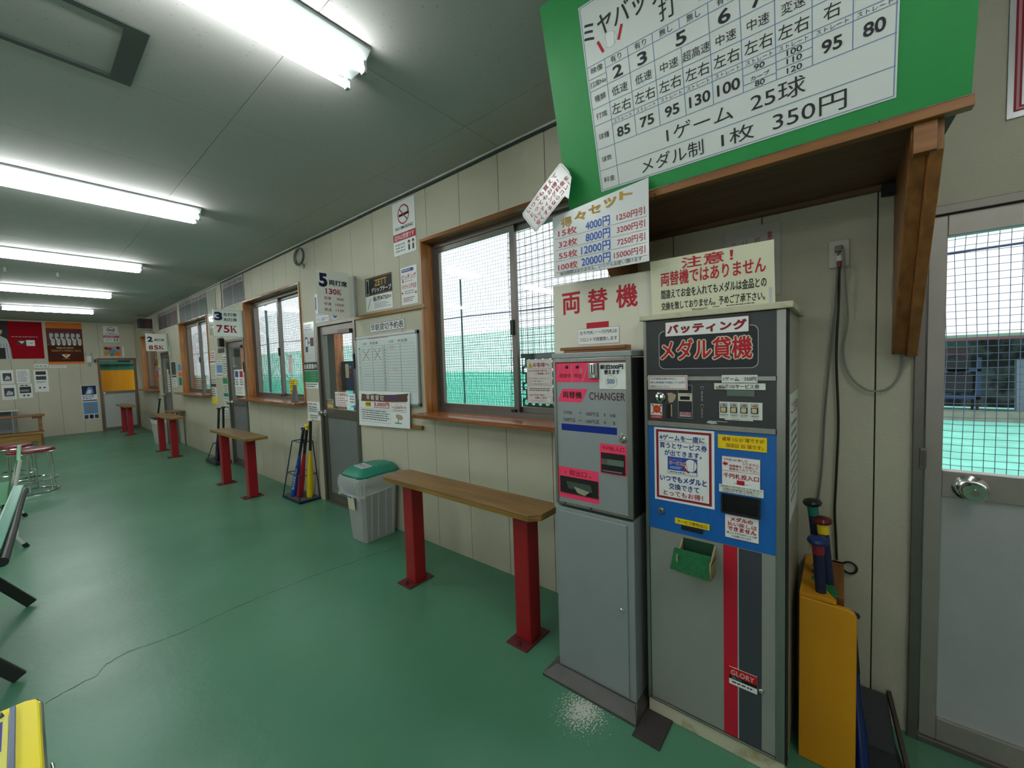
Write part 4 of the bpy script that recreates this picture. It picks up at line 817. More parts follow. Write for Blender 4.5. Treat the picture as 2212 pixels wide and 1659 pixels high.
# ================================================================ projecting booth signs
PL = mat('sign_plate_white', (204, 206, 198), .35)
def booth(y, label, draw, paper_rect=None):
    t = empty('booth_sign', (-.18, y, 1.88), label, 'sign', 'projecting booth signs')
    obj('plate', MB().box(-.352, y, 1.885, -.02, y + .02, 2.243), PL, t, bevel=.004)
    obj('bracket', MB().box(-.022, y - .012, 1.875, -.002, y + .03, 2.25), WHITEM, t, bevel=.003)
    for zz in (1.90, 2.06, 2.22): obj('screw', MB().lathe((-.012, y - .012, zz), (-.012, y - .016, zz), [(0, .006), (1, .004)], 8), STEEL, t)
    s = FS('face_sheet', y - .001, parent=t, m='paper', th=.0008); s.board(paper_rect or (-.349, 1.89, -.06, 2.238)); draw(s); s.done()
    return t
def serifK(s, body, u0, v0, u1, v1, col):
    n = len(body); W = (u1 - u0) / (n + .12); h = v1 - v0
    for i, ch in enumerate(body):
        a = u0 + W * i; f = lambda x, y: (a + W * 1.1 * x, v0 + h * y)
        if ch == 'K':
            for x0, y0, x1, y1 in ((0, 0, .46, .07), (0, .93, .46, 1), (.12, .05, .34, .95), (.56, .93, .96, 1), (.58, 0, 1, .07)):
                p, q = f(x0, y0), f(x1, y1); s.rect(p[0], p[1], q[0], q[1], col, 3)
            s.poly([f(.34, .36), f(.34, .47), f(.72, .95), f(.84, .95)], col, 3); s.poly([f(.42, .55), f(.56, .68), f(.94, .04), f(.68, .04)], col, 3)
        elif ch == '1':
            for x0, y0, x1, y1 in ((.22, 0, .78, .07), (.39, .05, .61, 1)):
                p, q = f(x0, y0), f(x1, y1); s.rect(p[0], p[1], q[0], q[1], col, 3)
            s.poly([f(.2, .80), f(.2, .86), f(.44, 1), f(.5, .9)], col, 3)
        else:
            p, q = f(.10, -.01), f(.84, 1.01); s.text(ch, p[0], p[1], q[0], q[1], col, .012, fat=W * .03)
def d5_(s):
    s.text('5', -.337, 2.120, -.268, 2.232, 'navy', .03, fat=.003); s.text('両打席', -.252, 2.140, -.088, 2.186, 'black', .02, fat=.0016)
    serifK(s, '130K', -.300, 2.062, -.142, 2.108, 'dred')
    for i, (a, b) in enumerate((('低速', '95K'), ('中速', '105K'), ('高速', '115K'))):
        v = 2.012 - i * .050; s.text(a, -.303, v, -.241, v + .026, 'dred', .01); s.text(b, -.19 if i == 0 else -.203, v, -.119, v + .022, 'dred', .01)
    for i in range(5): s.line(-.34 + i * .05, 1.90 + .02 * (i % 3), -.30 + i * .05, 1.915 + .015 * (i % 2), .0025, 'white', 3)
booth(3.46, 'projecting booth sign numbered 5 with red 130K above the nearest booth door', d5_, (-.362, 1.878, -.072, 2.262))
def d3_(s):
    s.text('3', -.336, 2.100, -.252, 2.207, 'navy', .03, fat=.003); s.text('左打席', -.238, 2.158, -.084, 2.202, 'black', .02, fat=.001); s.text('右打席', -.238, 2.092, -.084, 2.136, 'black', .02, fat=.001); serifK(s, '75K', -.328, 1.940, -.088, 2.034, 'dred')
booth(6.39, 'projecting booth sign numbered 3 with red 75K', d3_)
def d2_(s):
    s.text('2', -.324, 2.075, -.246, 2.178, 'navy', .03, fat=.003); s.text('両打席', -.222, 2.090, -.066, 2.140, 'black', .02, fat=.001); serifK(s, '85K', -.322, 1.918, -.07, 2.0, 'dred')
booth(10.9, 'projecting booth sign numbered 2 with red 85K near the far wall', d2_)

# ================================================================ red benches with wooden tops
RED = mat('red_painted_steel', (150, 16, 26), .42, var=.12, vscale=9, bump=.15, bscale=50)
REDP = mat('red_base_plate', (96, 30, 32), .5, var=.2, vscale=25)
BT = wood('bench_top_wood', (138, 103, 56), (106, 76, 36), .3, 'y', 7)
BE = wood('bench_edge_wood', (150, 116, 44), (112, 82, 26), .4, 'y', 7)
def bench(cy, label, tp=(-.64, .63), lp=(-.485, .445), square=False):
    t = empty('bench', (-.425, cy, 0), label, 'bench', 'red-legged counters')
    a, b = cy + tp[0], cy + tp[1]; c = .045 if not square else .004; x0, x1 = -.54, -.325
    ol = [(x0 + c, a), (x1 - c, a), (x1, a + c), (x1, b - c), (x1 - c, b), (x0 + c, b), (x0, b - c), (x0, a + c)]
    obj('bench_top', MB().prism([(x, y, .672) for x, y in ol], (0, 0, .026)), BT, t, bevel=.003)
    obj('edge_band', MB().prism([(x - .0015 if x < -.43 else x + .0015, y + (.0015 if y > cy else -.0015), .668) for x, y in ol], (0, 0, .020)), BE, t, bevel=.002)
    for q in lp:
        y = cy + q
        l = obj('leg', MB().box(-.465, y - .048, .006, -.385 + .01, y + .048, .668), RED, t, bevel=.006)
        obj('base_plate', MB().box(-.525, y - .065, 0, -.325, y + .065, .007), REDP, l, bevel=.002)
        for bx in (-.497, -.352): obj('bolt', MB().lathe((bx, y + .0, .007), (bx, y, .024), [(0, .012), (.4, .012), (.45, .006), (1, .006)], 6), REDP, l)
    return t
bench(1.725, 'long red-legged bench counter with a wooden top in the foreground')
bench(5.52, 'red-legged bench counter with wooden top in front of booth 3 door', tp=(-.66, .60), lp=(-.385, .52), square=True)
bench(9.18, 'red-legged bench counter in front of the third window, third from camera', tp=(-.80, .46), lp=(-.44, .49), square=True)
bench(13.4, 'red-legged bench counter by the far wall door', tp=(-.76, .60), lp=(-.38, .5), square=True)

# ================================================================ trash bin
BIN = mat('bin_grey_plastic', (158, 160, 160), .45, var=.06, vscale=6)
tb = empty('trash_bin', (-.19, 3.04, 0), 'grey plastic trash bin with green lid and plastic liner by the booth 5 door', 'trash bin')
def loopz(x0, x1, y0, y1, z, c):
    return [(x0 + c, y0, z), (x1 - c, y0, z), (x1, y0 + c, z), (x1, y1 - c, z), (x1 - c, y1, z), (x0 + c, y1, z), (x0, y1 - c, z), (x0, y0 + c, z)]
def loft(loops, close=True):
    m = MB(); n = len(loops[0]); vs = [p for l in loops for p in l]; fs = []
    for i in range(len(loops) - 1):
        for k in range(n): fs.append((i * n + k, i * n + (k + 1) % n, (i + 1) * n + (k + 1) % n, (i + 1) * n + k))
    if close: fs += [tuple(range(n))[::-1], tuple((len(loops) - 1) * n + k for k in range(n))]
    return m.add(vs, fs)
obj('body', loft([loopz(-.335, -.045, 2.935, 3.145, 0, .02), loopz(-.365, -.022, 2.90, 3.175, .47, .03), loopz(-.365, -.022, 2.90, 3.175, .475, .03)]), BIN, tb, bevel=.004)
rb = MB()
for x in (-.28, -.22, -.15, -.085):
    rb.hexa([(x, 2.931, .02), (x + .008, 2.931, .02), (x + .008, 2.937, .02), (x, 2.937, .02), (x - .002, 2.896, .46), (x + .008, 2.896, .46), (x + .008, 2.902, .46), (x - .002, 2.902, .46)])
obj('rib', rb, mat('bin_rib', (186, 188, 188), .45), tb)
obj('rim', loft([loopz(-.378, -.012, 2.888, 3.19, .465, .035), loopz(-.388, -.008, 2.878, 3.20, .535, .04)]), BIN, tb, bevel=.004)
LIN = bpy.data.materials.new('plastic_liner'); LIN.use_nodes = True
_p = LIN.node_tree.nodes['Principled BSDF']; _p.inputs['Base Color'].default_value = lin((200, 204, 204)) + (1,); _p.inputs['Roughness'].default_value = .2; _p.inputs['Alpha'].default_value = .45; MATS['plastic_liner'] = LIN
lv = []; n = 56
for i, (z, g) in enumerate(((.545, .004), (.52, .012), (.47, .016), (.435, .010), (.42, .016))):
    l = []
    for k in range(n):
        t_ = 2 * math.pi * k / n; cx, cy_ = math.cos(t_), math.sin(t_); e = .22
        px = -.199 + (.192 + g) * math.copysign(abs(cx) ** e, cx); py = 3.04 + (.164 + g) * math.copysign(abs(cy_) ** e, cy_)
        wv = .005 * math.sin(k * 1.9 + i) + .004 * math.sin(k * 4.3 + 2 * i)
        l.append((px + wv * cx, py + wv * cy_, z + .012 * math.sin(k * .8 + i) * (i > 2) - .03 * (i > 2) * (cx < -.3)))
    lv.append(l)
obj('liner', loft(lv, False), LIN, tb, smooth=True)
lid = MAT_LID = mat('lid_green', (26, 126, 104), .4)
ld = loft([loopz(-.385, -.010, 2.882, 3.196, .536, .045), loopz(-.39, -.008, 2.878, 3.20, .556, .045), loopz(-.352, -.03, 2.912, 3.166, .60, .05), loopz(-.33, -.05, 2.93, 3.148, .607, .05)])
obj('lid', ld, lid, tb, bevel=.006, smooth=True)
obj('lid_hinge', MB().box(-.20, 2.91, .600, -.188, 3.17, .614), lid, tb, bevel=.004)
s = Sign('lid_label', (0, 0, .607), (0, 1, 0), (.95, 0, .1), (-.1, 0, 1), m=mat('foil_label', (200, 204, 208), .15), th=.001, parent=tb)
s.O = Vector((0, 0, .0)); s.U = Vector((0, 1, 0)); s.V = Vector((1, 0, 0)); s.N = Vector((0, 0, 1)); s.off = .6075
s.board([(3.115, -.305), (2.945, -.325), (2.955, -.225), (3.12, -.205)]); s.text('もえるゴミ', 3.10, -.265, 2.965, -.235, 'ink', .02); s.text('ペットボトル', 3.10, -.30, 2.96, -.275, 'ink', .02); s.done()
s = Sign('bin_label', (-.352, 0, 0), (0, 1, 0), (-.062, 0, 1), (-1, 0, -.06), m='cream', th=.001, parent=tb); s.board((3.105, .27, 3.005, .43)); s.poly([(3.105, .43), (3.005, .43), (3.005, .37), (3.03, .385), (3.05, .365), (3.105, .375)], 'pblue'); s.circ(3.045, .395, .012, 'white', 2); s.done()

# ================================================================ bats
def bat(tip, knob, label, col, grip='black', kcol=None, band=None, writing=False, r=.033, group=None):
    tip = Vector(tip); knob = Vector(knob); d = (knob - tip).normalized()
    t = empty('baseball_bat', tip, label, 'baseball bat', group)
    m_ = mat('bat_' + col, PAL[col], .3, metal=.3)
    L_ = (knob - tip).length
    obj('barrel', MB().lathe(tip, tip + d * (L_ * .62), [(0, r * .75), (.02, r * .95), (.05, r), (.42, r * .97), (.7, r * .66), (1, .0135)], 18), m_, t, smooth=True)
    obj('grip', MB().lathe(tip + d * (L_ * .60), tip + d * (L_ - .02), [(0, .0142), (.02, .0150), (1, .0160)], 14), mat('grip_' + grip, PAL[grip], .6, bump=.5, bscale=120), t, smooth=True)
    if band: obj('band', MB().lathe(tip + d * (L_ - .06), tip + d * (L_ - .025), [(0, .0172), (1, .0172)], 14), mat('band_' + band, PAL[band], .4), t, smooth=True)
    obj('knob', MB().lathe(tip + d * (L_ - .026), knob, [(0, .018), (.15, .027), (.45, .030), (.8, .026), (1, .013)], 18), mat('knob_' + (kcol or grip), PAL[kcol or grip], .25), t, smooth=True)
    if writing:
        sd = d.cross(Vector((0, 0, 1))).normalized(); face = Vector((-.75, -.66, 0)); face = (face - d * face.dot(d)).normalized(); sd = d.cross(face)
        s = Sign('maker_mark', tip + face * (r + .0008), d, -sd, face, parent=t, m=m_, th=.0002); s.board((.08, -.006, .40, .006)); s.text('BASEBALL', .09, -.013, .34, .013, 'lgrey', .02); s.ring(.385, 0, .011, .003, 'lgrey'); s.done()
    return t
# wire rack by door 5
wr_ = empty('bat_rack', (-.11, 4.60, 0), 'dark blue wire bat rack on the floor between window and booth 5 door', 'rack')
WB = mat('rack_blue', (20, 34, 70), .4, metal=.3)
B4 = [(-.222, 4.405), (-.222, 4.815), (-.012, 4.80), (-.012, 4.395)]; T4 = [(-.155, 4.455), (-.155, 4.665), (-.035, 4.655), (-.035, 4.44)]
fm = MB()
for i in range(4):
    fm.tube([(B4[i][0], B4[i][1], .02), (T4[i][0], T4[i][1], .635)], .0055, 6)
    j = (i + 1) % 4
    fm.tube([(T4[i][0], T4[i][1], .635), (T4[j][0], T4[j][1], .635)], .0055, 6)
    q = .42; a = [B4[i][k] + (T4[i][k] - B4[i][k]) * q for k in (0, 1)]; b = [B4[j][k] + (T4[j][k] - B4[j][k]) * q for k in (0, 1)]
    fm.tube([(a[0], a[1], .28), (b[0], b[1], .28)], .0045, 6)
obj('wire_frame', fm, WB, wr_, smooth=True)
obj('tray', MB().box(-.232, 4.385, 0, .0 - .003, 4.825, .022), WB, wr_, bevel=.004); obj('tray_mat', MB().box(-.222, 4.395, .022, -.012, 4.815, .026), mat('tray_mat', (86, 82, 84), .8), wr_)
bat((-.18, 4.66, .028), (-.11, 4.46, .79), 'blue baseball bat with white lettering in the blue wire rack', 'blue', writing=True, kcol='navy')
bat((-.155, 4.56, .028), (-.10, 4.39, .833), 'red baseball bat in the blue wire rack', 'red', band='yellow', kcol='yellow')
bat((-.095, 4.45, .028), (-.085, 4.345, .892), 'yellow baseball bat in the blue wire rack', 'yellow', kcol='cream')
# rack by door 3 (mostly behind the second bench)
r3 = empty('bat_rack', (-.12, 7.56, 0), 'low dark bat rack by the booth 3 door, partly behind the bench', 'rack')
obj('tray', MB().box(-.22, 7.30, 0, -.01, 7.80, .05), mat('rack_dark', (40, 44, 48), .5), r3, bevel=.004)
fm = MB().tube([(-.20, 7.78, .04), (-.14, 7.66, .30), (-.14, 7.42, .30), (-.2, 7.32, .04)], .006, 6).tube([(-.03, 7.78, .04), (-.06, 7.66, .30), (-.06, 7.42, .30), (-.03, 7.32, .04)], .006, 6).tube([(-.14, 7.66, .3), (-.06, 7.66, .3)], .006, 6)
obj('wire_frame', fm, mat('rack_dark', (40, 44, 48), .5), r3, smooth=True)
bat((-.16, 7.42, .052), (-.11, 7.36, .87), 'dark baseball bat, left one standing in the low rack by booth 3 door', 'navy', kcol='black', r=.030)
bat((-.10, 7.34, .052), (-.08, 7.26, .89), 'red barrelled baseball bat, right one standing in the low rack by booth 3 door', 'red', kcol='black', r=.030)
# near door 2: rack, bat, bin, side table
bat((-.22, 11.55, .03), (-.12, 11.42, .88), 'dark baseball bat leaning by the booth 2 door', 'navy', kcol='black')
t = empty('trash_bin', (-.24, 10.75, 0), 'pale slim trash bin with a liner near the booth 2 door', 'trash bin')
obj('body', loft([loopz(-.33, -.15, 10.6, 10.95, 0, .02), loopz(-.36, -.12, 10.55, 11.0, .47, .03)]), mat('bin_pale', (178, 180, 178), .5), t, bevel=.004)
obj('liner', loft([loopz(-.365, -.115, 10.545, 11.005, .42, .03), loopz(-.37, -.11, 10.54, 11.01, .50, .03)]), mat('liner_white', (205, 208, 208), .3), t)
obj('lid', MB().box(-.365, 10.55, .50, -.115, 11.0, .53), BLACK, t, bevel=.01)
t = empty('side_table', (-.10, 9.9, 0), 'narrow grey-legged table against the wall behind the third bench', 'table')
obj('table_top', MB().box(-.22, 9.9, .66, -.005, 10.5, .685), BT, t, bevel=.003)
for xx, yy in ((-.20, 9.92), (-.04, 9.92), (-.20, 10.46), (-.04, 10.46)): obj('leg', MB().box(xx, yy, 0, xx + .02, yy + .02, .66), mat('leg_grey', (92, 98, 100), .5), t)

# ================================================================ yellow bat stand at the right
YL = mat('stand_yellow', (206, 140, 10), .45, var=.10, vscale=5, bump=.1, bscale=60)
BRN = wood('stand_wood', (136, 84, 30), (110, 66, 22), .5, 'x', 8)
st = empty('bat_stand', (-.18, .04, 0), 'yellow wooden bat stand with green-edged slots beside the medal machine', 'bat stand')
obj('front_panel', MB().prism([(-.345, .108, .0), (-.345, -.045, .0), (-.345, -.044, .555), (-.345, -.036, .570), (-.345, -.02, .576), (-.345, .108, .580)], (.018, 0, 0)), YL, st, bevel=.003)
obj('side_panel', MB().box(-.327, .094, .0, -.02, .108, .580), YL, st, bevel=.002)
tp = [(-.34, .108), (-.34, .008), (-.27, .010), (-.235, .026)]
sl = [(-.235, .030), (-.222, .078), (-.205, .078), (-.198, .052), (-.175, .050), (-.165, .080), (-.148, .080), (-.140, .052), (-.118, .050), (-.108, .080), (-.09, .080), (-.083, .052), (-.060, .050), (-.05, .078), (-.034, .078), (-.02, .05)]
obj('slotted_top', MB().prism([(x, y, .580) for x, y in tp + sl + [(-.01, .05), (-.01, .108)]], (0, 0, .014)), YL, st, bevel=.001)
GE = mat('slot_edge_green', (24, 108, 62), .6)
ge = MB()
for (a, b), (c, d) in zip([(-.29, .012)] + sl, sl): ge.bar((a, b - .003, .589), (c, d - .003, .589), .012, .016)
obj('slot_edging', ge, GE, st)
obj('corner_patch', MB().prism([(-.335, .008, .5935), (-.29, .03, .5935), (-.225, .056, .5935), (-.205, .048, .5935), (-.235, .020, .5935), (-.27, .008, .5935)], (0, 0, .002)), GE, st)
obj('side_rail', MB().box(-.30, -.012, .535, .0 - .003, .024, .592), BRN, st, bevel=.002)
obj('back_panel', MB().box(-.02, -.012, .0, -.005, .108, .592), BRN, st)
bat((-.16, .01, .06), (-.170, .083, .875), 'black-knobbed bat with green ring, highest of three in the yellow stand', 'navy', 'navy', kcol='black', band='teal')
bat((-.225, -.02, .05), (-.225, .052, .832), 'red-knobbed bat with yellow ring in the yellow stand', 'bluebat', 'navy', kcol='wine', band='yellow')
bat((-.27, .02, .05), (-.315, .061, .79), 'blue-knobbed bat with red ring in the yellow stand', 'navy', 'navy', kcol='bluebat', band='dred')
bat((-.315, -.066, .004), (-.13, -.028, .47), 'short blue bat leaning low behind the right side of the yellow stand', 'bluebat', kcol='navy', r=.020)
obj('rubber_sheet', MB().hexa([(-.26, -.085, 0), (-.25, -.185, 0), (-.03, -.150, 0), (-.03, -.03, 0), (-.16, -.075, .012), (-.16, -.16, .012), (-.02, -.140, .13), (-.02, -.04, .13)]), mat('rubber_black', (44, 46, 50), .7, bump=.4), label='dark rubber sheet leaning at the wall right of the yellow stand', cat='mat', bevel=.003)
obj('wood_stick', MB().bar((-.27, -.185, .012), (-.01, -.145, .135), .012, .02), wood('stick_wood', (70, 52, 44), (54, 40, 34), .6, 'x'), label='dark wooden stick on the edge of the rubber sheet beside the glazed door', cat='stick')

# outlet and cables
t = empty('wall_outlet', (-.006, .012, 1.72), 'white wall outlet with plugs between the machine and the right door', 'outlet')
obj('cover_plate', MB().box(-.010, -.018, 1.735, 0, .044, 1.838), mat('outlet_cream', (196, 192, 178), .4), t, bevel=.004)
obj('plug', MB().box(-.040, .002, 1.79, -.010, .026, 1.812), mat('plug_grey', (120, 116, 110), .5), t, bevel=.004); obj('plug', MB().box(-.045, .004, 1.752, -.010, .022, 1.775), mat('plug_white', (200, 198, 190), .5), t, bevel=.004); obj('plug_tip', MB().box(-.045, .006, 1.730, -.018, .020, 1.752), mat('plug_red', (120, 30, 34), .5), t, bevel=.003)
def cable(name, pts, r, m, label):
    P_ = []; 
    for i in range(len(pts) - 1):
        p0 = Vector(pts[max(i - 1, 0)]); p1 = Vector(pts[i]); p2 = Vector(pts[i + 1]); p3 = Vector(pts[min(i + 2, len(pts) - 1)])
        for k in range(6):
            u = k / 6; P_.append(.5 * ((2 * p1) + (p2 - p0) * u + (2 * p0 - 5 * p1 + 4 * p2 - p3) * u * u + (3 * p1 - p0 - 3 * p2 + p3) * u ** 3))
    P_.append(Vector(pts[-1])); obj(name, MB().tube(P_, r, 7), m, label=label, cat='cable', smooth=True)
cable('power_cable', [(-.03, .012, 1.735), (-.02, .013, 1.60), (-.018, .018, 1.40), (-.015, .010, 1.15), (-.015, .014, .95), (-.012, .018, .80), (-.012, .014, .70), (-.012, .010, .60)], .0042, BLACK, 'black power cable hanging straight down from the outlet')
cable('power_cable', [(-.03, .018, 1.80), (-.04, .016, 1.75), (-.02, .026, 1.55), (-.015, .05, 1.2), (-.015, .06, .95), (-.015, .075, .78), (-.015, .085, .64)], .0036, mat('cable_mid_grey', (104, 104, 100), .5), 'grey power cable slanting left down from the outlet')
cable('power_cable', [(-.03, .010, 1.80), (-.045, .002, 1.78), (-.03, -.006, 1.65), (-.02, -.013, 1.53), (-.015, -.002, 1.42), (-.015, -.02, 1.33), (-.015, -.07, 1.272), (-.015, -.125, 1.275), (-.015, -.160, 1.33), (-.015, -.160, 1.42), (-.015, -.145, 1.52), (-.02, -.136, 1.62), (-.02, -.142, 1.75), (-.02, -.148, 1.95), (-.02, -.15, 1.985)], .0036, mat('cable_light_grey', (128, 128, 124), .5), 'light grey cable hanging in a loop from the shelf to the outlet')
lp = MB().ring((-.01, -.028, .578), .022, .004, 'x', 20, 6); obj('cable_loop', lp, BLACK, label='small loop of black cable at the wall beside the yellow stand', cat='cable', smooth=True)
obj('junction_box', MB().box(-.07, -.155, 1.955, -.03, -.10, 1.99), DARK, label='small dark junction box under the shelf at its right bracket', cat='box', bevel=.004)

# ================================================================ far wall
def fpaper(rect, label, cat='poster', m='paper', name='poster', dy=.002):
    s = FS(name, YF - dy, m=m, th=.001, label=label, cat=cat); s.board(rect); return s
s = fpaper((-2.62, 1.87, -1.605, 2.735), 'large red poster with a player in pinstripes on the far wall', m=mat('poster_red', (150, 14, 30), .75, spec=.1))
s.rect(-2.62, 1.87, -2.125, 2.735, 'black', 1)
s.poly([(-2.5, 1.87), (-2.48, 2.2), (-2.35, 2.42), (-2.24, 2.40), (-2.14, 2.32), (-2.10, 2.1), (-2.09, 1.87)], 'lgrey', 2)
for k in range(9): s.line(-2.46 + k * .045, 1.88, -2.45 + k * .042, 2.22, .006, 'dgrey', 3)
s.rect(-2.40, 1.87, -2.18, 2.12, 'black', 4); s.circ(-2.28, 2.50, .10, 'skin', 3, .08); s.poly([(-2.40, 2.52), (-2.36, 2.64), (-2.26, 2.67), (-2.18, 2.62), (-2.13, 2.53)], 'black', 4)
s.fine(-2.08, 2.36, -1.65, 2.40, 1, 'rose', 2, .5); s.rect(-2.0, 2.19, -1.865, 2.315, 'wine', 2); s.rect(-1.865, 2.17, -1.735, 2.305, 'paper', 2); s.poly([(-1.98, 2.28), (-1.885, 2.28), (-1.93, 2.215)], 'paper', 3); s.poly([(-1.845, 2.26), (-1.80, 2.235), (-1.75, 2.25), (-1.79, 2.22)], 'blue', 3); s.done()
s = fpaper((-1.55, 1.735, -.955, 2.765), 'brown and orange team photo poster reading GIANTS PRIDE on the far wall', m=mat('poster_brown', (78, 40, 30), .75, spec=.1))
s.rect(-1.55, 2.60, -.955, 2.765, 'orange', 1); s.rect(-1.55, 1.735, -.955, 1.79, 'orange', 1); s.rect(-1.55, 2.21, -.955, 2.60, 'wine', 1); s.rect(-1.55, 2.19, -.955, 2.225, 'brown', 2)
for row, (v, n_) in enumerate(((2.42, 6), (2.29, 6))):
    for k in range(n_):
        u = -1.47 + k * .088 + row * .02; s.rect(u - .032, v - .06, u + .032, v + .05, 'lgrey', 2 + row); s.circ(u, v + .075, .020, 'skin', 2 + row); s.circ(u, v + .085, .018, 'black', 3 + row, .017); s.rect(u - .02, v - .10, u + .02, v - .06, 'paper', 2 + row)
s.text('PRIDE OF GIANTS', -1.40, 2.115, -1.12, 2.14, 'paper', .02); s.text('GIANTS PRIDE 2024', -1.49, 2.035, -1.005, 2.085, 'gold', .01); s.poly([(-1.34, 2.0), (-1.17, 2.0), (-1.20, 1.93), (-1.255, 1.875), (-1.31, 1.93)], 'paper', 2); s.poly([(-1.31, 1.985), (-1.20, 1.985), (-1.255, 1.90)], 'orange', 3); s.poly([(-1.37, 2.0), (-1.33, 1.97), (-1.18, 1.97), (-1.14, 2.0)], 'red', 2); s.fine(-1.32, 1.855, -1.19, 1.865, 1, 'paper'); s.done()
s = fpaper((-.58, 2.285, -.295, 2.70), 'white and red no smoking poster on the far wall above the orange window', m='white'); nosmoke(s, -.58, -.295, 2.285, 2.70); s.done()
s = fpaper((-.60, 1.895, -.265, 2.175), 'colourful cartoon-like poster above the far door', m='tan')
for k, (u, v, r_, c) in enumerate(((-.55, 2.12, .035, 'maroon'), (-.48, 2.10, .045, 'red'), (-.43, 2.03, .07, 'sky'), (-.33, 2.13, .035, 'ink'), (-.54, 2.0, .05, 'gold'), (-.35, 1.98, .06, 'orange'), (-.45, 1.94, .035, 'green'), (-.31, 2.06, .03, 'rose'))): s.circ(u, v, r_, c, 1 + k)
s.fine(-.59, 1.90, -.28, 1.93, 1, 'white', 10); s.done()
s = fpaper((-.255, 1.90, -.215, 2.17), 'narrow crinkled film strip beside the cartoon-like poster', 'notice', 'paper'); s.done()
s = fpaper((-1.06, .785, -.785, 1.185), 'blue and white poster left of the far door, upper one', m='white'); s.rect(-1.05, .95, -.795, 1.175, 'navy'); s.poly([(-1.0, .96), (-.93, 1.15), (-.86, 1.12), (-.84, .98)], 'sky', 2); s.poly([(-.97, .97), (-.94, 1.08), (-.88, 1.06), (-.89, .97)], 'paper', 3); s.fine(-1.05, .83, -.80, .94, 3, 'pblue'); s.rect(-1.05, .79, -.795, .815, 'ink'); s.done()
s = fpaper((-1.055, .325, -.78, .775), 'pale blue poster left of the far door, lower one', m='paper'); s.rect(-1.045, .46, -.79, .76, 'sky'); s.poly([(-1.0, .5), (-.98, .68), (-.88, .72), (-.85, .55)], 'grey', 2); 
for k in range(3): s.rect(-1.04 + k * .09, .34, -.97 + k * .09, .44, 'navy' if k == 1 else 'dgrey')
s.done()
ph = [((-2.29, 1.30, -2.10, 1.615), 'white sheet with one photo, upper left of the photo sheets on far wall', 1), ((-2.06, 1.30, -1.86, 1.625), 'white text sheet, upper middle of the photo sheets on far wall', 0),
      ((-1.80, 1.08, -1.58, 1.60), 'white sheet with two photos, rightmost of the photo sheets on far wall', 2), ((-2.29, .94, -2.08, 1.28), 'white sheet with one light photo, lower left of the photo sheets', 1), ((-2.05, .955, -1.84, 1.285), 'white sheet with one wide photo, lower middle of the photo sheets', 3)]
for (a, b, c, d), l_, kd in ph:
    s = fpaper((a, b, c, d), l_, 'notice', 'white', 'photo_sheet'); W = c - a; h = d - b
    if kd == 0: s.fine(a + .02, b + .03, c - .02, d - .03, 9, 'grey')
    if kd == 1: s.rect(a + .035, b + h * .22, c - .03, d - h * .22, 'dgrey'); s.poly([(a + .05, b + h * .3), (a + .09, b + h * .6), (c - .05, b + h * .5), (c - .05, b + h * .3)], 'lgrey', 2); s.fine(a + .03, b + .02, c - .03, b + h * .18, 2, 'lgrey')
    if kd == 2: s.rect(a + .03, d - h * .22, c - .03, d - h * .06, 'ink'); s.rect(a + .03, d - h * .45, c - .03, d - h * .28, 'dgrey'); s.fine(a + .03, d - h * .6, c - .03, d - h * .5, 2, 'dgrey'); s.circ(a + .08, b + .10, .018, 'ink'); s.circ(c - .07, b + .10, .018, 'ink')
    if kd == 3: s.rect(a + .02, b + h * .35, c - .02, d - h * .2, 'ink'); s.rect(a + .03, b + h * .45, c - .05, b + h * .6, 'grey', 2); s.circ(a + .08, b + .06, .02, 'dgrey'); s.circ(c - .07, b + .06, .02, 'dgrey'); s.fine(a + .03, d - .06, c - .03, d - .01, 1, 'ink')
    s.done()
s = fpaper((-1.78, 1.66, -1.56, 1.74), 'pale paper strip, left one above the photo sheets', 'notice', 'white'); s.fine(-1.77, 1.67, -1.57, 1.72, 1, 'grey'); s.done()
s = fpaper((-1.545, 1.645, -1.27, 1.70), 'pale paper strip with pinkish print, right one below the orange poster', 'notice', 'white'); s.fine(-1.53, 1.655, -1.28, 1.69, 1, 'rose'); s.done()
t = empty('wall_phone', (-.87, YF - .03, 1.7), 'small white intercom bracket left of the far door top', 'intercom')
obj('case', MB().box(-.92, YF - .05, 1.76, -.83, YF, 1.93), mat('intercom_white', (206, 208, 206), .4), t, bevel=.008); obj('arm', MB().box(-.935, YF - .03, 1.90, -.92, YF, 2.02).box(-.84, YF - .03, 1.90, -.825, YF, 2.02).box(-.90, YF - .03, 1.66, -.85, YF, 1.76), WHITEM, t, bevel=.003); obj('dark_unit', MB().box(-.79, YF - .05, 1.76, -.755, YF, 1.84), BLACK, t, bevel=.004)
# small wall speaker box in the corner
t = empty('corner_box', (-.12, 12.4, 2.44), 'dark box on a small ledge high in the far right corner', 'speaker')
obj('case', MB().box(-.235, 12.3, 2.455, -.005, 12.5, 2.68), mat('speaker_brown', (50, 36, 30), .5), t, bevel=.004); obj('grille', MB().box(-.228, 12.292, 2.465, -.135, 12.3, 2.67), BLACK, t); obj('grille', MB().box(-.125, 12.292, 2.465, -.012, 12.3, 2.67), mat('speaker_maroon', (64, 30, 30), .5), t); obj('ledge', MB().box(-.25, 12.27, 2.435, -.003, 12.52, 2.455), WHITEM, t, bevel=.002)
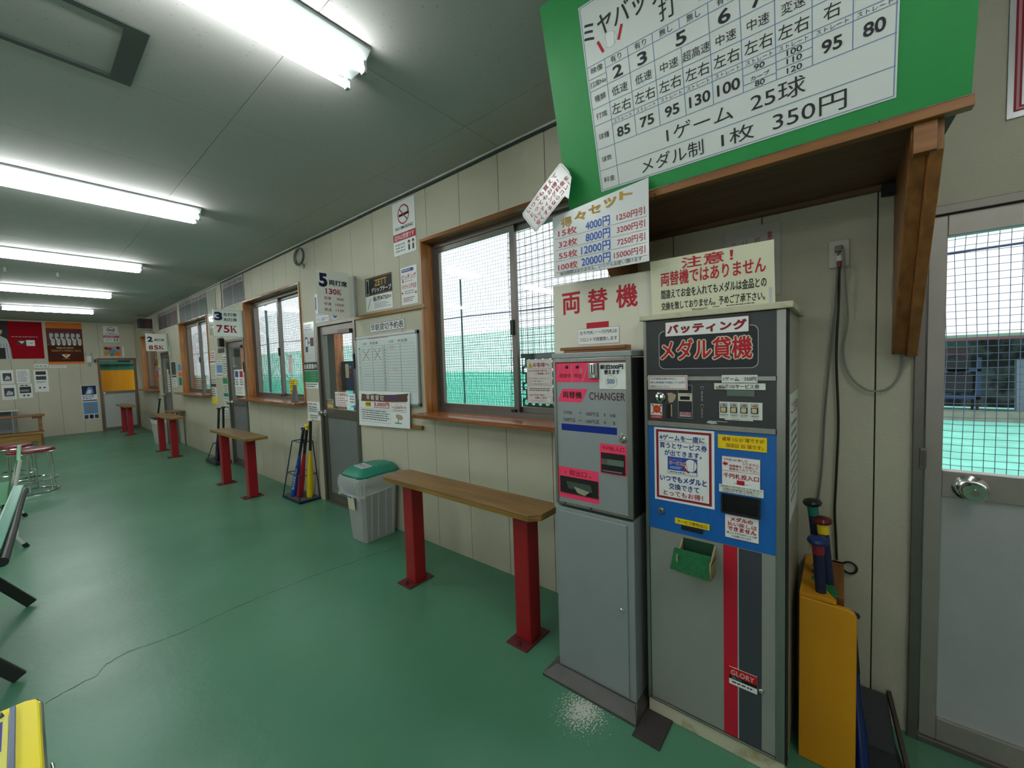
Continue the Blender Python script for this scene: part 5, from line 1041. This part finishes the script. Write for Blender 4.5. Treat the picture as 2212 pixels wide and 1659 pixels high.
# brown table and bench at the far left
BW = wood('picnic_wood', (146, 98, 60), (116, 74, 42), .5, 'x'); BW2 = wood('picnic_wood_yellow', (160, 120, 56), (128, 90, 36), .5, 'x')
t = empty('wooden_table', (-2.35, 13.4, 0), 'brown wooden table with a rail at the far left', 'table')
obj('table_top', MB().box(-2.95, 13.15, .60, -1.72, 13.6, .63), BW, t, bevel=.004)
for xx in (-1.79, -2.85):
    for yy in (13.2, 13.52): obj('leg', MB().box(xx - .025, yy, 0, xx + .025, yy + .04, .60), BW, t, bevel=.003)
obj('rail', MB().box(-2.85, 13.2, .26, -1.75, 13.24, .29), mat('rail_brown', (92, 50, 32), .5), t, bevel=.003); obj('brace', MB().box(-1.90, 13.19, .56, -1.76, 13.25, .60), BW, t, bevel=.003)
t = empty('wooden_bench', (-2.3, 12.9, 0), 'yellowish wooden bench in front of the brown table at the far left', 'bench')
obj('seat', MB().box(-2.9, 12.75, .27, -1.765, 12.98, .295), BW2, t, bevel=.003); obj('apron', MB().box(-2.85, 12.77, .12, -1.80, 12.795, .27), BW2, t, bevel=.003)
for xx in (-1.83, -2.75): obj('leg', MB().box(xx - .03, 12.78, 0, xx + .03, 12.95, .27), BW2, t, bevel=.003)
t = empty('white_table', (-2.5, 14.3, 0), 'pale grey table against the far wall behind the brown table', 'table')
obj('table_top', MB().box(-3.1, 14.0, .70, -2.07, 14.55, .73), mat('table_white', (190, 192, 188), .4), t, bevel=.004)
for xx, yy in ((-2.17, 14.05), (-3.0, 14.05), (-2.17, 14.5), (-3.0, 14.5)): obj('leg', MB().tube([(xx, yy, 0), (xx, yy, .70)], .014, 8), mat('leg_pale', (170, 172, 172), .4, metal=.4), t, smooth=True)
obj('back_sheet', MB().box(-3.0, 14.5, .2, -2.15, 14.505, .7), mat('sheet_grey', (140, 142, 144), .6), t)

# ================================================================ stools
WINE = mat('vinyl_wine', (112, 20, 34), .25, var=.1, vscale=5)
def stool(cx, cy, label):
    t = empty('round_stool', (cx, cy, 0), label, 'stool', 'wine-red stools at the left'); r = .2
    obj('seat', MB().lathe((cx, cy, .495), (cx, cy, .548), [(0, r - .012), (.05, r), (.3, r + .004), (.5, r), (.55, r - .006), (.8, r - .010), (.95, r - .04), (1, .02)], 32), WINE, t, smooth=True)
    obj('seat_trim', MB().ring((cx, cy, .496), r - .002, .008, 'z', 32, 6), CHROME, t, smooth=True)
    for k in range(6):
        a = math.radians(20 + 60 * k); obj('leg', MB().tube([(cx + (r - .03) * math.cos(a), cy + (r - .03) * math.sin(a), .495), (cx + (r - .006) * math.cos(a), cy + (r - .006) * math.sin(a), .012)], .008, 7), CHROME, t, smooth=True)
    obj('foot_ring', MB().ring((cx, cy, .155), r + .006, .010, 'z', 32, 6), CHROME, t, smooth=True)
    obj('floor_ring', MB().ring((cx, cy, .010), r, .010, 'z', 32, 6), CHROME, t, smooth=True)
stool(-1.975, 7.78, 'wine-red round stool with chrome rings, nearer one of the two')
stool(-2.14, 8.52, 'wine-red round stool with chrome rings, farther one of the two')
# folding chairs seen edge on
def fold_chair(cy, label, w=.42, top=.88, fy=0.0, colr='green'):
    t = empty('folding_bench', (-2.2, cy, 0), label, 'bench')
    FRM = mat('chair_frame_white', (196, 198, 190), .4); G = mat('chair_' + colr, {'green': (40, 138, 84), 'teal': (22, 128, 106)}[colr], .5)
    y0, y1 = cy - w / 2, cy + w / 2
    for y in (y0, y1):
        obj('back_post', MB().tube([(-2.045, y, top), (-2.075, y, .56), (-2.115, y, .36), (-2.20, y, .18), (-2.55, y, .02)], .0125, 8), FRM, t, smooth=True)
        obj('rear_leg', MB().tube([(-2.42, y, .37), (-2.16, y, .20), (-2.062, y, .022)], .0125, 8), FRM, t, smooth=True)
        obj('foot', MB().lathe((-2.068, y, .034), (-2.052, y, 0), [(0, .016), (1, .018)], 8), BLACK, t)
        obj('foot', MB().lathe((-2.54, y, .03), (-2.555, y, 0), [(0, .016), (1, .018)], 8), BLACK, t)
    obj('cross_bar', MB().tube([(-2.10, y0, .11), (-2.10, y1, .11)], .009, 7), FRM, t, smooth=True)
    obj('backrest', MB().hexa([(-2.075, y0 + .02, .47), (-2.075, y1 - .02, .47), (-2.095, y1 - .02, .475), (-2.095, y0 + .02, .475), (-2.040, y0 + .02, top), (-2.040, y1 - .02, top), (-2.065, y1 - .02, top + .003), (-2.065, y0 + .02, top + .003)]), G, t, bevel=.004)
    obj('seat', MB().box(-2.50, y0 + .012, .36, -2.13, y1 - .012, .39), G, t, bevel=.01)
    return t
fold_chair(5.885, 'white-framed green folding bench at the left edge, behind the teal padded seat', w=1.19, top=.735)
# two-seat padded bench nearest at the left edge
t = empty('padded_bench', (-2.3, 3.45, 0), 'teal and black padded double seat at the left edge of the picture', 'bench')
BK = mat('tube_dark', (44, 44, 46), .45); TL = mat('vinyl_teal', (20, 132, 104), .3)
obj('backrest', MB().hexa([(-2.105, 2.75, .66), (-2.042, 3.92, .70), (-2.085, 3.92, .70), (-2.145, 2.75, .66), (-2.095, 2.75, .70), (-2.024, 3.92, .76), (-2.070, 3.92, .76), (-2.140, 2.75, .70)]), TL, t, bevel=.006)
obj('back_tube', MB().tube([(-2.03, 3.95, .715), (-2.04, 3.88, .705), (-2.060, 3.5, .685), (-2.075, 3.2, .66), (-2.100, 2.78, .63)], .021, 10), BK, t, smooth=True)
obj('back_pad', MB().hexa([(-2.17, 2.76, .45), (-2.12, 3.90, .45), (-2.16, 3.90, .45), (-2.21, 2.76, .45), (-2.135, 2.76, .68), (-2.055, 3.90, .70), (-2.09, 3.90, .70), (-2.17, 2.76, .68)]), BK, t, bevel=.01)
obj('seat', MB().box(-2.62, 2.78, .38, -2.16, 3.90, .44), TL, t, bevel=.015)
for y, xe in ((2.98, -2.088), (3.9, -2.042)):
    obj('rear_leg', MB().bar((xe - .25, y, .40), (xe, y, .012), .05, .022, up=(0, 1, 0)), BK, t, bevel=.003)
    obj('front_leg', MB().bar((-2.36, y + .03, .40), (-2.60, y + .03, .012), .05, .022, up=(0, 1, 0)), BK, t, bevel=.003)
    obj('back_strut', MB().bar((xe - .12, y, .38), (xe - .06, y, .66), .03, .02, up=(0, 1, 0)), BK, t)
# arcade counter at the bottom left
t = empty('arcade_game', (-2.25, .95, 0), 'corner of a yellow game machine with a red button at the bottom left', 'game machine')
GY = mat('game_yellow', (246, 226, 8), .4, spec=.3)
obj('cabinet', MB().box(-2.62, .55, 0, -2.03, 1.10, .80), mat('cabinet_dark_grey', (70, 76, 78), .4), t, bevel=.01)
obj('top_panel', MB().prism([(-2.62, .55, .80), (-2.014, .55, .80), (-2.014, 1.095, .80), (-2.018, 1.108, .80), (-2.03, 1.115, .80), (-2.62, 1.115, .80)], (0, 0, .045)), GY, t, bevel=.003)
obj('chrome_edge', MB().tube([(-2.63, 1.117, .838), (-2.03, 1.117, .838), (-2.018, 1.110, .838), (-2.013, 1.095, .838), (-2.012, .55, .838)], .003, 8), CHROME, t, smooth=True)
obj('divider_bar', MB().box(-2.047, .56, .845, -2.040, 1.10, .852), mat('divider_blue', (88, 100, 130), .3, metal=.4), t, bevel=.001)
s = Sign('label_plate', (0, 0, .845), (0, 1, 0), (1, 0, 0), (0, 0, 1), m=mat('plate_pale_yellow', (226, 220, 90), .35), th=.001, parent=t); s.board([(1.09, -2.30), (.56, -2.30), (.56, -2.048), (1.09, -2.048)]); s.rect(1.075, -2.058, .99, -2.054, 'pblue'); s.text('SEAL', 1.03, -2.078, .96, -2.056, 'ink', .02); s.text('SET', 1.03, -2.108, .96, -2.086, 'ink', .02); s.circ(1.035, -2.105, .034, 'ink', 1); s.circ(1.035, -2.105, .032, 'yellow', 2); s.done()
obj('button_collar', MB().lathe((-2.105, 1.035, .846), (-2.105, 1.035, .862), [(0, .024), (.6, .024), (1, .019)], 20), BLACK, t, smooth=True)
obj('push_button', MB().lathe((-2.105, 1.035, .860), (-2.105, 1.035, .882), [(0, .019), (.5, .019), (.8, .014), (1, .004)], 20), mat('button_red', (190, 20, 26), .15, coat=.8), t, smooth=True)
obj('screw', MB().lathe((-2.058, 1.093, .846), (-2.058, 1.093, .852), [(0, .006), (1, .004)], 10), CHROME, t)
obj('latch', MB().box(-2.03, .94, .785, -2.008, .965, .798).tube([(-2.010, .935, .79), (-2.004, .95, .79), (-2.006, .985, .79)], .0025, 6), CHROME, t, bevel=.001)
obj('dome', MB().lathe((-2.10, 1.16, .60), (-2.10, 1.16, .80), [(0, .06), (.5, .06), (.8, .045), (1, .01)], 20), mat('dome_grey', (92, 100, 102), .2), t, smooth=True)
# ================================================================ outside
TURF = mat('turf_teal', (140, 226, 204), .8, var=.25, vscale=3, bump=.3, bscale=80)
obj('turf_ground', MB().box(.13, -30, -.16, 45, 60, -.04), TURF, kind='structure', org=(10, 10, 0))
NETW = mat('net_dark_blue', (92, 98, 134), .7); NETT = mat('net_teal', (60, 196, 166), .8); NETD = mat('net_dark', (30, 46, 48), .7)
def net(name, x, y0, y1, z0, z1, sp, th, m, label, sag=.012, seg=.5, xs_=None):
    mb = MB(); n = int((y1 - y0) / sp); k = int((z1 - z0) / sp)
    def prism3(pts):
        o = len(mb.v); h = th / 2
        for (px, py, pz), ax in pts:
            if ax == 'v': mb.v += [(px - h, py, pz), (px + h * .5, py - h, pz), (px + h * .5, py + h, pz)]
            else: mb.v += [(px - h, py, pz), (px + h * .5, py, pz - h), (px + h * .5, py, pz + h)]
        for i in range(len(pts) - 1):
            for q in range(3): a = o + 3 * i + q; b = o + 3 * i + (q + 1) % 3; mb.f.append((a, b, b + 3, a + 3))
    w_ = lambda y, z: (.02 * math.sin(y * 1.7 + z), sag * math.sin(y * 9 / max(seg, .2) * .25 + z * 5), sag * .8 * math.sin(y * 6 + z * 2.1))
    for i in range(n + 1):
        y = y0 + i * sp; prism3([((x + w_(y, z)[0], y + w_(y, z)[1], z), 'v') for z in [z0 + (z1 - z0) * q / 5 for q in range(6)]])
    q_ = int((y1 - y0) / seg) + 1
    for j in range(k + 1):
        z = z0 + j * sp; prism3([((x + w_(y, z)[0], y, z + w_(y, z)[2]), 'h') for y in [y0 + (y1 - y0) * q / q_ for q in range(q_ + 1)]])
    return obj(name, mb, m, label=label, cat='net', kind='stuff')
net('cage_net', 1.9, -6, 22, 0, 3.4, .046, .0038, NETW, 'fine dark safety net hanging outside along all the windows')
net('cage_net', .42, .6, 1.98, -.04, 2.6, .055, .0045, NETD, 'coarser dark net close outside the right pane of the big window', sag=.008)
net('backdrop_net', 8.5, 2.5, 42, -.04, 2.5, .09, .020, NETT, 'teal net fence across the field behind the big window', sag=.03, seg=1)
net('backdrop_net', 6.5, 2.6, 40, -.04, 1.2, .10, .016, NETT, 'lower teal net on the field in front of the net fence', sag=.05, seg=1)
net('cage_net', 2.6, 6.5, 30, 0, 3.0, .07, .0045, mat('net_dark_teal', (16, 82, 72), .7), 'dark teal net outside the second and third windows', sag=.02)
obj('net_rope', MB().tube([(1.9, -6 + .5 * k, 2.05 + .015 * math.sin(k)) for k in range(57)], .008, 6), NETW, label='blue-grey rope running along the safety net outside', cat='rope', smooth=True)
PG = mat('post_green', (36, 78, 70), .5)
for x, y, l_ in ((4.0, 6.25, 'slim dark pole outside in the middle of the big window left pane'), (2.0, 11.2, 'green post outside the third window')):
    obj('net_post', MB().tube([(x, y, -.04), (x, y, 3.2)], .02 if x > 3 else .03, 8), PG, label=l_, cat='post', smooth=True)
# perforated dark panel outside the big window
pb = MB(); px = .30; q = .0295
pb.box(px, .9, -.04, px + .012, 1.80, 1.0385); pb.box(px, .9, 1.4455, px + .012, 1.80, 1.475)
for j in range(7):
    cz = 1.068 + .058 * j; st_ = .0305 * (j % 2)
    for i in range(15):
        cy = .90 + .03 + st_ + .061 * i; r = .0215; w0 = .0305
        if cy + w0 > 1.801: continue
        sq = [(cy - w0, cz - q), (cy, cz - q), (cy + w0, cz - q), (cy + w0, cz), (cy + w0, cz + q), (cy, cz + q), (cy - w0, cz + q), (cy - w0, cz)]
        ci = [(cy + r * math.cos(math.radians(-135 + 45 * k)), cz + r * math.sin(math.radians(-135 + 45 * k))) for k in range(8)]
        pb.add([(px, a, b) for a, b in sq + ci], [(k, (k + 1) % 8, 8 + (k + 1) % 8, 8 + k) for k in range(8)])
    if st_: pb.box(px, .8995, cz - q, px + .002, .93, cz + q)
po = obj('perforated_panel', pb, mat('panel_dark_green', (50, 72, 68), .6), label='dark green panel with round holes outside the big window beside the notice', cat='panel')
sd_ = po.modifiers.new('thick', 'SOLIDIFY'); sd_.thickness = .012
# things seen through the door of booth 5 and booth 3
LOG = mat('bark', (214, 140, 104), .8, var=1, rgb2=(140, 80, 56), vscale=9, stretch=(6, 6, 1), bump=.8, bscale=22)
WHS = mat('white_sheet_metal', (236, 238, 242), .5); WDL = wood('booth_board', (236, 200, 152), (214, 176, 128), .6, 'z')
def booth_things(y, l):
    pn = empty('booth_partition', (1.02, y + .45, -.04), 'white ribbed metal partition with wooden edge seen through the %s' % l, 'partition')
    for k in range(4): obj('rib', MB().box(.96, y + .38 + k * .065, -.04, 1.03, y + .38 + k * .065 + .045, 2.6), WHS, pn)
    obj('backing', MB().box(1.03, y + .37, -.04, 1.06, y + .66, 2.6), mat('backing_dark', (60, 56, 66), .7), pn)
    obj('edge_board', MB().box(1.22, y + .06, -.04, 1.25, y + .16, 2.6), WDL, label='pale wooden board standing outside the %s, right of the log post' % l, cat='board')
    pts = [(1.02 + .01 * math.sin(z * 3), y + .245 + .015 * math.sin(z * 2.2), z) for z in [-.04 + .33 * k for k in range(9)]]
    obj('log_post', MB().tube(pts, [.105, .1, .096, .1, .094, .09, .092, .088, .085], 12), LOG, label='rough bark-covered log post seen through the %s' % l, cat='post', smooth=True)
booth_things(5.60, 'nearest booth door'); booth_things(9.62, 'middle booth door'); booth_things(16.65, 'farthest booth door')
t = empty('token_box', (1.02, 5.5, 1.1), 'dark blue token box with buttons seen through the booth 5 door', 'token box')
NB = mat('box_blue', (34, 48, 92), .35)
obj('case', MB().box(1.0, 5.28, 1.085, 1.2, 5.60, 1.51), NB, t, bevel=.004); obj('side', MB().box(.995, 5.60, 1.085, 1.2, 5.70, 1.51), mat('box_dark', (20, 22, 34), .5), t)
obj('label', MB().box(.993, 5.49, 1.27, .999, 5.58, 1.47), mat('box_label', (210, 190, 160), .5), t)
for v, c in ((1.42, (60, 130, 131)), (1.34, (170, 30, 40))): obj('button', MB().lathe((1.0, 5.44, v), (.975, 5.44, v), [(0, .022), (.6, .022), (1, .014)], 14), mat('btn%d' % c[0], c, .3), t, smooth=True)
obj('stand', MB().box(1.05, 5.40, -.04, 1.13, 5.50, 1.085), STEEL, t)
# notices on the door glasses (face inward)
s = paper(.022, (4.0, 1.03, 3.735, 1.175), 'white notice with yellow warning triangles on the glass of booth 5 door', m='white'); s.text('注意事項', 3.95, 1.135, 3.79, 1.165, 'red', .01); s.poly([(3.99, 1.138), (3.96, 1.138), (3.975, 1.162)], 'orange'); s.poly([(3.775, 1.138), (3.745, 1.138), (3.76, 1.162)], 'orange'); s.fine(3.99, 1.035, 3.745, 1.125, 4, 'rose'); s.done()
s = paper(.022, (3.725, 1.03, 3.60, 1.165), 'white and blue notice at the right of booth 5 door glass', m='white'); s.poly([(3.725, 1.03), (3.6, 1.03), (3.6, 1.06)], 'sky'); s.fine(3.715, 1.07, 3.61, 1.15, 3, 'lblue'); s.done()
s = paper(.022, (4.185, 1.052, 4.04, 1.095), 'small beige sticker, upper one at the lower left of booth 5 door glass', m='tan', cat='sticker'); s.fine(4.18, 1.058, 4.045, 1.09, 2, 'brown'); s.done()
s = paper(.022, (4.185, 1.004, 4.045, 1.046), 'small orange sticker, lower one at the lower left of booth 5 door glass', m='gold', cat='sticker'); s.fine(4.18, 1.01, 4.05, 1.04, 2, 'paper'); s.done()
s = paper(.022, (7.0, 1.06, 6.62, 1.44), 'white notice with four coloured figures on the booth 3 door glass', m='white')
for k in range(2): s.rect(6.97 - k * .19, 1.33, 6.84 - k * .19, 1.42, 'pblue' if k == 0 else 'red'); s.fine(6.97 - k * .19, 1.21, 6.84 - k * .19, 1.31, 3, 'ink')
s.fine(6.96, 1.08, 6.66, 1.19, 3, 'tan'); s.done()
s = paper(.022, (11.35, 1.03, 11.05, 1.5), 'white notice on the booth 2 door glass', m='white'); s.fine(11.33, 1.05, 11.07, 1.47, 8, 'ink'); s.done()
s = paper(.096, (8.5, 1.1, 8.2, 1.45), 'white notice on the right pane of the third window', m='white'); s.fine(8.48, 1.12, 8.22, 1.42, 6, 'dred'); s.done()
fl = MB().hexa([(-.06, 8.35, 1.051), (-.02, 8.33, 1.051), (.01, 8.55, 1.051), (-.03, 8.57, 1.051), (-.02, 8.40, 1.29), (-.018, 8.40, 1.29), (.012, 8.60, 1.29), (.008, 8.60, 1.29)])
obj('leaflet_holder', fl, mat('leaflet_dark', (70, 74, 78), .3), label='dark leaflet holder standing on the sill of the third window', cat='leaflet holder', bevel=.001)
# orange slats outside third window
t = empty('slat_fence', (.8, 12.2, -.04), 'orange slatted fence seen low through the third window', 'fence')
for k in range(14): obj('slat', MB().box(.76, 11.9, .6 + k * .05, .79, 12.8, .6 + k * .05 + .032), mat('slat_orange', (214, 110, 40), .6), t)
obj('post', MB().box(.79, 12.8, -.04, .84, 12.86, 1.35), mat('slat_orange', (214, 110, 40), .6), t); obj('post', MB().box(.79, 11.9, -.04, .84, 11.95, 1.35), mat('slat_orange', (214, 110, 40), .6), t)
# grey shutter outside fourth window
t = empty('shutter', (.3, 16, 0), 'grey vertical slat shutter outside the farthest window', 'shutter')
for k in range(6): obj('slat', MB().box(.30, 14.0 + k * .26, 0, .34, 13.78 + k * .26, 2.6), mat('shutter_grey', (128, 130, 132), .5), t)
# things seen through far door
OR_ = mat('sheet_orange', (255, 172, 40), .8, spec=.1); _n = OR_.node_tree; _t = _n.nodes.new('ShaderNodeBsdfTranslucent'); _t.inputs[0].default_value = lin((110, 70, 0)) + (1,)
_a = _n.nodes.new('ShaderNodeAddShader'); _n.links.new(_n.nodes['Principled BSDF'].outputs[0], _a.inputs[0]); _n.links.new(_t.outputs[0], _a.inputs[1]); _n.links.new(_a.outputs[0], _n.nodes['Material Output'].inputs[0])
obj('orange_sheet', MB().box(-1.2, YF + .9, -.04, .25, YF + .902, 1.56), OR_, label='bright orange sheet outside behind the far door glass', cat='sheet')
obj('teal_awning', MB().box(-1.6, YF + 1.3, -.04, .2, YF + 1.35, 2.4), mat('awning_teal', (40, 120, 100), .7), label='teal wall above the orange sheet behind the far door', cat='panel')
obj('awning_rail', MB().box(-1.6, YF + 1.25, 1.70, .2, YF + 1.3, 1.73), BLACK, label='thin black rail on the teal wall behind the far door', cat='rail')
obj('outside_ground', MB().box(-6, YF + .13, -.16, .13, YF + 12, -.04), mat('ground_grey', (120, 120, 116), .8), kind='structure')
# ---- field edge seen through the right door
sh = empty('pitching_shed', (10.6, -2.0, -.04), 'open shed with pitching machines across the field, seen through the right door', 'shed')
DKS = mat('shed_dark', (46, 40, 46), .7)
obj('roof', MB().box(10.2, -8, 1.62, 12.6, 1.6, 1.68), mat('roof_green', (120, 160, 140), .6), sh); obj('roof_beam', MB().box(10.15, -8, 1.56, 10.25, 1.6, 1.62), mat('beam_red_brown', (120, 60, 56), .6), sh)
obj('back_wall', MB().box(12.4, -8, 0, 12.5, 1.6, 1.6), mat('shed_back', (130, 134, 138), .8, var=1, rgb2=(52, 50, 58), vscale=2.5, thresh=(.42, .55)), sh)
for y in (.8, -1.25, -3.2, -5.2, -7.4): obj('post', MB().tube([(10.25, y, -.04), (10.25, y, 1.58)], .05, 8), PG, sh, smooth=True)
obj('curb', MB().box(9.9, -8, -.04, 10.1, 1.6, .16), mat('curb_concrete', (150, 146, 132), .8, var=.3, vscale=6), sh)
for i, (y, l_) in enumerate(((-1.95, 'left'), (-3.9, 'middle'), (-5.9, 'right'))):
    pm = empty('pitching_machine', (11.2, y, -.04), 'dark pitching machine in the shed across the field, %s one' % l_, 'pitching machine', 'pitching machines')
    obj('frame', MB().box(11.0, y - .35, .3, 11.5, y - .28, 1.2).box(11.0, y + .28, .3, 11.5, y + .35, 1.2).box(11.0, y - .35, .3, 11.06, y + .35, .38).box(11.0, y - .35, .9, 11.06, y + .35, .96), mat('machine_blue', (50, 66, 110), .5), pm)
    obj('motor', MB().box(11.05, y - .25, .42, 11.5, y + .2, .85), DKS, pm, bevel=.03); obj('wheel', MB().lathe((11.0, y, 1.05), (11.12, y, 1.05), [(0, .2), (1, .2)], 18), DKS, pm, smooth=True); obj('hopper', MB().box(11.1, y - .2, 1.2, 11.4, y + .25, 1.42), mat('hopper_red_brown', (96, 56, 60), .6), pm)
    for sx, sy in ((0, -1), (0, 1), (1, -1), (1, 1)): obj('leg', MB().box(11.02 + sx * .42, y + sy * .31 - .02, -.04, 11.06 + sx * .42, y + sy * .31 + .02, .3), DKS, pm)
tp_ = MB()
for k in range(8):
    y = -3.4 + k * .09; tp_.hexa([(10.45 + .04 * (k % 2), y, .05), (10.45 + .04 * ((k + 1) % 2), y + .09, .05), (10.6, y + .09, .05), (10.6, y, .05), (10.55 + .04 * (k % 2), y, 1.15), (10.55 + .04 * ((k + 1) % 2), y + .09, 1.15), (10.7, y + .09, 1.15), (10.7, y, 1.15)])
obj('tarpaulin', tp_, mat('tarp_grey', (116, 128, 140), .5), label='grey tarpaulin hanging at the shed front across the field', cat='tarpaulin')
